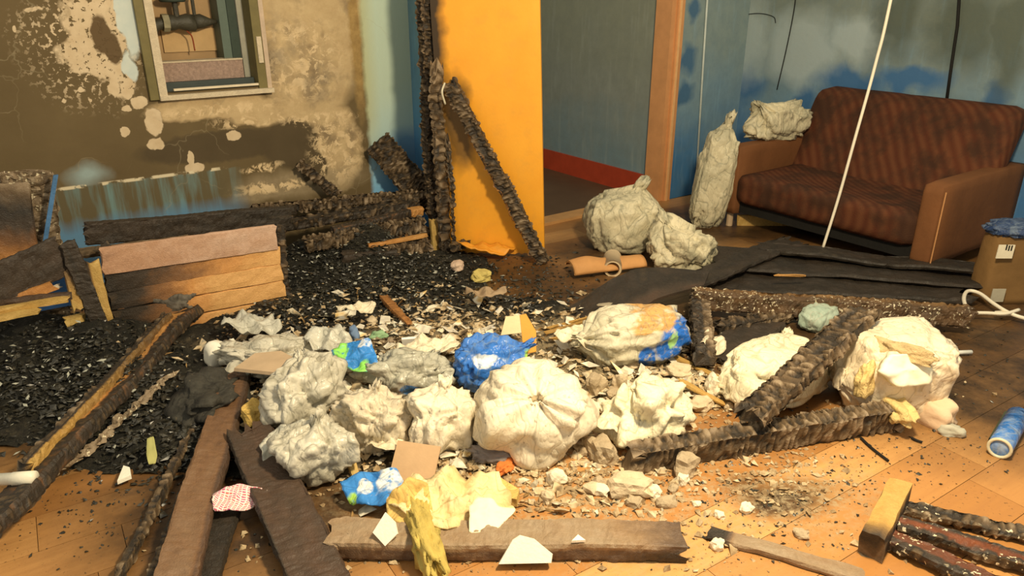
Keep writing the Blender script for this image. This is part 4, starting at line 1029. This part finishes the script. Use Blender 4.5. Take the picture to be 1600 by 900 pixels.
timber('rubble_roll', 'rubble-crusted roll lying behind the green wrapper', 'roll', T(490, 550, .03), T(632, 544, .03), .06, .05, burn=1.3, char=1.3, cell=.03, aspect=1, mat=W_SPK)
tag(mesh_obj('white_card', *frame_box(T(630, 552, .01), Vector((.98, .15, 0)).normalized(), .10, Vector((-.15, .9, .35)).normalized(), .012, Vector((0, -.3, .95)).normalized(), .065), plain('white_card', (.92, .88, .78), .6, .2, .05)), 'clean white rectangular card on the rubble roll', 'card')
for k, (a, b, lb) in enumerate([((858, 520), (930, 503), 'uppermost thin pale stick of the bundle left of the printed sack'), ((850, 528), (925, 512), 'middle thin pale stick of the bundle left of the printed sack'), ((862, 538), (918, 524), 'lowest thin pale stick of the bundle left of the printed sack')]):
    timber('thin_stick', lb, 'stick', T(*a, .015), T(*b, .03), .014, .012, burn=.3, char=.05, mat=W_YEL)
for k, (a, b, lb) in enumerate([((1050, 565), (1142, 612), 'pale lath slanting down right of the limp ivory sack'), ((1062, 606), (1130, 640), 'short tan lath lying above the long charred beam')]):
    timber('pale_lath', lb, 'lath', T(*a, .03), T(*b, .02), .03, .012, burn=.2, char=.05, mat=W_YEL)

# ------------------------------------------------------------------ wrappers, papers, shards
def printed(name, base, spots, rough=.4): return sackmat(name, base, tuple(x * .6 for x in base), .35, spots, rough)
WR1 = printed('wrapper_blue_green', (.04, .26, .72), [((.30, .75, .12), [((-.07, .02, 0), (.035, .2, 9)), ((.02, -.07, 0), (.06, .03, 9))]), ((.75, .80, .85), [((.04, .05, 0), (.03, .03, 9))])])
tag(scrap('wrapper', T(556, 600, .10), .13, .10, -.4, .022, 5, 13.0, WR1, (.55, .1), .004, conform=False), 'bright blue and green wrapper standing out of the grey bags', 'wrapper')
WR2 = printed('wrapper_blue_white', (.05, .26, .68), [((.88, .88, .82), [((.07, .02, 0), (.055, .07, 9)), ((-.03, .0, 0), (.03, .04, 9))]), ((.45, .75, .10), [((-.07, -.07, 0), (.03, .04, 9))])])
tag(scrap('wrapper', T(585, 785, .03), .13, .10, -.15, .022, 6, 14.0, WR2, (.35, -.1), .004), 'blue and white wrapper with green corner in the front rubble', 'wrapper')
m = NT('pink_checks', .6, .3); o = m.obj()
ck = m.n('ShaderNodeTexBrick', {'Vector': m.warp(o, 10, .03), 'Color1': (.55, .10, .22, 1), 'Color2': (.66, .20, .16, 1), 'Mortar': (.88, .74, .66, 1), 'Scale': 38.0, 'Mortar Size': .06}, offset=0.0)
M_PINK = m.col(ck.outputs[0])
tag(scrap('checked_wrapper', P(370, 790, .045), .115, .06, .35, .02, 5, 15.5, M_PINK, (.3, .1), .004, conform=False), 'pink checked wrapper lying against the brown plank', 'wrapper')
M_PAPER = sackmat('cream_paper', (.86, .70, .38), (.60, .40, .14), .8, None, .8, wscale=9)
M_FOAMY = sackmat('yellow_torn_foam', (.76, .52, .16), (.42, .26, .07), .7, None, .85, wscale=9)
tag(scrap('torn_paper', T(705, 812, .01), .25, .15, .2, .04, 8, 16.0, M_PAPER, (.15, .05), .006), 'large torn cream paper heap lying over the front beam', 'paper')
tag(scrap('torn_paper', P(640, 805, .04), .10, .09, .9, .03, 6, 16.7, M_FOAMY, (.35, -.3), .006), 'folded yellow paper edge left of the large cream paper', 'paper')
tag(scrap('torn_paper', P(760, 815, .05), .10, .08, .4, .015, 5, 16.9, plain('bright_cream', (.92, .84, .58), .8, .2, .12), (.2, .1), .006, conform=False), 'bright cream sheet at the right end of the torn paper', 'paper')
tag(sack('twisted_rag', P(664, 862), (.045, .20, .06), .30, None, 0, .4, .9, 0, 17.0, plain('olive_yellow_rag', (.50, .38, .10), .8, .2, .4, 18, .5), 4), 'twisted olive-yellow rag hanging to the bottom edge', 'rag')
tag(mesh_obj('cardboard_flap', *frame_box(T(608, 762, .02), (T(675, 768) - T(608, 762)).normalized(), .16, Vector((.15, .75, .55)).normalized(), .14, Vector((0, -.55, .75)).normalized(), .008), plain('tan_cardboard', (.55, .36, .20), .8, .2, .25, 8)), 'tan cardboard flap leaning in the rubble behind the torn paper', 'cardboard')
M_SHARD = plain('white_plaster_face', (.88, .84, .70), .75, .2, .12, 25, .2)
def shard(name, pxs, label, z=.02, mat=None, th=.014, lean=0.0):
    """broken plate: outline on a plane through its lowest corner, leaning back by lean degrees from flat"""
    lo = max(pxs, key=lambda q: q[1]); b0 = P(lo[0], lo[1], z)
    nn = Vector((0, -math.sin(R(lean)), math.cos(R(lean))))
    pts = [PV(x, y, b0, nn) for x, y in pxs]
    n_ = len(pts); c_ = sum(pts, Vector()) / n_
    v_ = [p - nn * th for p in pts] + [p * .97 + c_ * .03 for p in pts]
    v_ = [q + Z * th for q in v_]
    f_ = [tuple(reversed(range(n_))), tuple(range(n_, 2*n_))] + [(i, (i+1) % n_, n_ + (i+1) % n_, n_ + i) for i in range(n_)]
    return tag(mesh_obj(name, v_, f_, mat or M_SHARD), label, 'shard')
shard('plaster_shard', [(778, 888), (862, 886), (864, 872), (835, 848), (812, 842), (800, 850)], 'white triangular plaster shard in front of the grey beam', .012, lean=52)
shard('plaster_shard', [(582, 838), (602, 860), (622, 840), (618, 822), (602, 806)], 'white diamond-shaped plaster shard on the front beam', .05, lean=50)
shard('plaster_shard', [(893, 848), (915, 847), (903, 838)], 'tiny white shard lying on the grey beam', .072, th=.008)
shard('plaster_shard', [(184, 757), (206, 748), (204, 735), (194, 732)], 'small white shard on the dark ground at left', .02)
tag(lump('white_block', T(342, 566), (.055, .05, .06), 18.0, M_SHARD, 3, .2, False), 'white rounded block at the left end of the grey bags', 'block')
tag(lump('white_block', T(366, 556), (.02, .03, .05), 18.6, M_SHARD, 3, .2, False), 'narrow white piece right beside the white rounded block', 'block')
shard('plaster_board', [(365, 580), (440, 588), (470, 568), (440, 552), (398, 556)], 'tan plasterboard piece lying on the flattened grey bag', .15, plain('tan_plasterboard', (.52, .38, .24), .85, .15, .25, 10))
OC = plain('orange_card', (.72, .36, .07), .75, .2, .25, 8)
shard('card_strip', [(818, 556), (838, 552), (838, 520), (822, 492), (812, 494)], 'bent orange card strip above the blue sack', .12, OC, .006, 65)
shard('pale_card', [(782, 526), (816, 522), (812, 494), (790, 496)], 'pale card corner left of the orange strip', .11, plain('pale_card', (.82, .66, .40), .8), .006, 60)
tag(mesh_obj('plastic_pipe', *tube_vf([P(-60, 752, .10), P(20, 748, .12), P(21, 748, .12), P(54, 746, .128)], [.020, .020, .022, .022], 18), plain('white_pvc', (.85, .80, .64), .4, .4, .06), None, True), 'short white plastic pipe end at the left edge', 'pipe')
tag(scrap('green_scrap', T(240, 725, .02), .02, .07, .4, .012, 6, 19.0, plain('yellow_green_scrap', (.42, .40, .14), .8), (.3, 0), .004), 'narrow yellow-green scrap on the dark ground left of the charred strips', 'scrap')
tag(lump('foam_lump', T(402, 660), (.05, .045, .05), 19.5, plain('ochre_foam', (.62, .42, .12), .9, .1, .5, 22, .8), 3, .5), 'ochre crumbly foam lump right of the brown plank top', 'foam')
tag(lump('red_fragment', T(627, 655), (.05, .025, .03), 20.0, plain('red_brick', (.62, .15, .06), .9, .1, .4, 20, .5), 3, .5), 'red broken fragment between the pale bag and the small white sack', 'fragment')
tag(lump('red_fragment', T(790, 738), (.04, .025, .02), 20.5, plain('red_orange_brick', (.66, .20, .05), .9, .1, .4, 20, .5), 3, .5), 'red-orange fragment in front of the big tied sack', 'fragment')
tag(lump('blue_wad', T(555, 530), (.03, .025, .035), 20.8, plain('blue_grey_wad', (.16, .24, .38), .7, .3, .3, 20), 3, .5, False), 'small blue-grey wad on the rubble behind the green wrapper', 'wad')
tag(lump('green_wad', T(592, 528), (.035, .025, .02), 21.0, plain('pale_green_wad', (.28, .45, .24), .7, .3, .4, 20), 3, .5, False), 'small pale green wad next to the tan wood chunk', 'wad')
tag(sack('grey_rag', T(775, 720), (.09, .05, .03), .1, None, 0, .3, .8, 0, 21.4, plain('purple_grey_rag', (.28, .24, .22), .9, .1, .35, 20, .5), 4), 'purplish grey rag at the foot of the big tied sack', 'rag')
shard('yellow_foam_strip', [(752, 752), (768, 748), (812, 776), (808, 792), (790, 790)], 'yellow foam strip lying in front of the grey rag', .01, M_FOAMY, .03)
M_PL = [plain('plaster_a', (.62, .50, .33), .9, .12, .35, 18, .5), plain('plaster_b', (.80, .72, .54), .9, .12, .2, 18, .5), plain('plaster_c', (.46, .36, .23), .9, .12, .4, 18, .6)]
big = [(985, 770, .075, .05, .04, 0, 'largest tan plaster chunk in front of the long charred beam'), (1070, 742, .05, .04, .05, 2, 'crumbly brown plaster chunk under the left part of the long beam'),
       (1066, 756, .025, .02, .022, 1, 'pale plaster chunk leaning on the crumbly brown one'), (1018, 775, .032, .02, .02, 1, 'flat whitish plaster chunk right of the largest tan chunk'),
       (868, 756, .035, .028, .03, 1, 'rough whitish plaster chunk in the rubble below the tied sack'), (855, 782, .026, .022, .022, 0, 'small grey plaster chunk above the grey beam'),
       (1165, 800, .022, .018, .018, 1, 'round white pebble of plaster on the dark smudge'), (1120, 858, .022, .02, .018, 1, 'pale cube of plaster beside the thin grey slat'),
       (1112, 618, .045, .03, .05, 1, 'upright whitish plaster chunk above the long charred beam'), (945, 640, .04, .03, .02, 1, 'flat pale plaster chunk right of the tied sack'),
       (968, 612, .03, .025, .05, 0, 'upright tan plaster chunk between tied sack and ivory sack'), (930, 612, .045, .03, .05, 2, 'brown crumbly chunk against the right side of the tied sack'),
       (940, 720, .06, .045, .05, 2, 'tan crumbly lump right of the tied sack foot'), (1250, 842, .022, .018, .014, 2, 'dark flat lump on the orange floor beside the slat'),
       (980, 572, .05, .03, .03, 0, 'tan plaster wedge lying against the printed sack'), (1060, 590, .05, .04, .03, 0, 'tan plaster piece at the top of the spilled rubble'),
       (1095, 640, .05, .035, .03, 0, 'ochre plaster piece just behind the long charred beam'), (1148, 622, .045, .035, .025, 1, 'pale plaster block next to the bright white sack')]
for k, (x, y, a, b, c_, mi, lb) in enumerate(big):
    tag(lump('plaster_chunk', T(x, y), (a, b, c_), 100 + k * 1.7, M_PL[mi], 3, .35), lb, 'chunk')
rg = random.Random(44)
for k in range(46):
    x, y, sx, sy = rg.choice([(860, 660, 80, 40), (640, 690, 90, 30), (1070, 610, 40, 35), (720, 520, 110, 22), (900, 760, 90, 25), (1000, 780, 80, 20)])
    x, y = rg.gauss(x, sx), rg.gauss(y, sy); s_ = rg.uniform(.010, .026)
    tag(lump('plaster_lump', T(x, y), (s_ * rg.uniform(.8, 1.6), s_, s_ * .8), 200 + k * 1.3, rg.choice(M_PL), 2, .4), 'small loose lump of pale plaster among the rubble', 'lump', 'loose plaster lumps in the rubble')
for k, (pts, lb) in enumerate([([(1424, 684), (1432, 688), (1441, 691)], 'short dark twig on the floor below the pinkish slab'), ([(1345, 684), (1362, 700), (1388, 720)], 'long dark twig below the end of the long charred beam')]):
    tag(mesh_obj('twig', *tube_vf(smooth_path([P(x, y, .008) for x, y in pts], 6), .005, 6), M_BLK), lb, 'twig')
wk = [PV(px, py, CORN - U * .03, U) for px, py in ((1500, -20), (1496, 40), (1487, 100), (1478, 165))]  # tube stands in for the faint soot streak on this wall
tag(mesh_obj('soot_streak', *tube_vf(wk, .010, 8), M_BLK, None, True), 'dark tube standing for a soot streak on the sooted wall behind the sofa', 'streak')
m = NT('mixed_rubble_bits', .85, .2); o = m.obj()
M_BITS = m.col(m.ramp(m.noise(o, 11, 2, .9), [(.28, (.10, .07, .04)), (.40, (.36, .26, .14)), (.50, (.66, .52, .32)), (.58, (.34, .30, .22)), (.66, (.86, .76, .54)), (.8, (.55, .34, .14))]))
chips('broken_plaster_bits', 1500, gz((620, 590, 130, 55, 1.4), (850, 570, 110, 45, 1.4), (1070, 600, 45, 35, 1.2), (720, 505, 120, 22, 1.2), (700, 690, 110, 35, 1), (950, 700, 60, 40, .8), (860, 760, 110, 25, .8), (430, 560, 50, 40, .7)), (.009, .026), M_BITS,
      'broken plaster and board bits filling the gaps between the sacks', 'rubble bits', 1.4, .45, 21)
m = NT('mixed_paper_shreds', .7, .2); o = m.obj()
M_SHRED = m.col(m.ramp(m.noise(o, 6, 2, .9), [(.30, (.10, .22, .45)), (.40, (.80, .72, .55)), (.5, (.55, .50, .40)), (.58, (.90, .84, .66)), (.66, (.70, .48, .18)), (.75, (.40, .40, .33))]))
chips('paper_shreds', 420, gz((600, 590, 120, 55, 1.3), (850, 590, 110, 50, 1), (1060, 600, 45, 40, .8), (720, 505, 120, 20, .8), (680, 700, 110, 35, 1)), (.014, .034), M_SHRED,
      'pale paper and film shreds lying through the rubble', 'paper shreds', 1.5, .12, 22, .012)
F_GREY = sackmat('draped_grey_film', (.62, .60, .50), (.24, .23, .17), .6, None, .3)
F_IV = sackmat('draped_ivory_film', (.82, .72, .52), (.45, .37, .22), .5, None, .45)
for px, py, dz, ax_, ay_, rt, sd_, mt, lb in [
        (400, 535, .05, .17, .10, .2, 31.1, F_GREY, 'grey film sheet spread above the flattened grey bag'),
        (520, 575, .07, .15, .09, -.5, 32.3, F_GREY, 'crumpled grey film sheet behind the blue and green wrapper'),
        (455, 720, .02, .12, .08, .7, 33.7, F_GREY, 'grey film flap at the left foot of the front grey bag'),
        (665, 580, .05, .16, .08, .1, 34.9, F_IV, 'ivory film sheet left of the blue sack'),
        (905, 560, .05, .12, .08, -.3, 35.2, F_IV, 'ivory paper sheet between the tied sack and the printed sack'),
        (1100, 560, .04, .11, .07, .2, 36.4, F_IV, 'ivory torn sheet below the charred post'),
        (960, 690, .02, .12, .07, .6, 37.9, F_IV, 'ivory torn flap between the tied sack and the limp sack'),
        (560, 505, .03, .11, .05, .3, 38.6, F_IV, 'pale torn sheet on the ash behind the rubble roll'),
        (760, 480, .03, .13, .05, -.2, 39.8, plain('dusty_brown_sheet', (.36, .26, .16), .9, .1, .35, 14), 'dusty brown sheet on the ash in front of the orange door'),
        (610, 720, .02, .10, .06, .4, 40.5, F_IV, 'pale scrap right of the short yellow stick'),
        (1240, 615, .10, .09, .06, .4, 42.5, S_LIT, 'bright torn sack flap below the diagonal charred beam')]:
    tag(scrap('film_sheet', T(px, py, dz), ax_, ay_, rt, .035, 7, sd_, mt, (.15, .1), .003, 30), lb, 'sheet')
tag(sack('burnt_cloth', T(275, 505), (.16, .10, .10), .4, None, 0, .3, .8, 0, 44.4, sackmat('burnt_grey_cloth', (.16, .14, .11), (.035, .03, .022), .8, None, .8, wscale=12), 5, lump=.6), 'burnt grey cloth heaped against the left front of the bed box', 'cloth')
tag(sack('burnt_cloth', T(330, 640), (.12, .16, .06), .3, None, 0, .3, .8, 0, 45.4, sackmat('black_burnt_cloth', (.05, .046, .035), (.018, .016, .012), .8, None, .8, wscale=12), 4, lump=.6), 'black burnt cloth wedged under the thin charred strips', 'cloth')
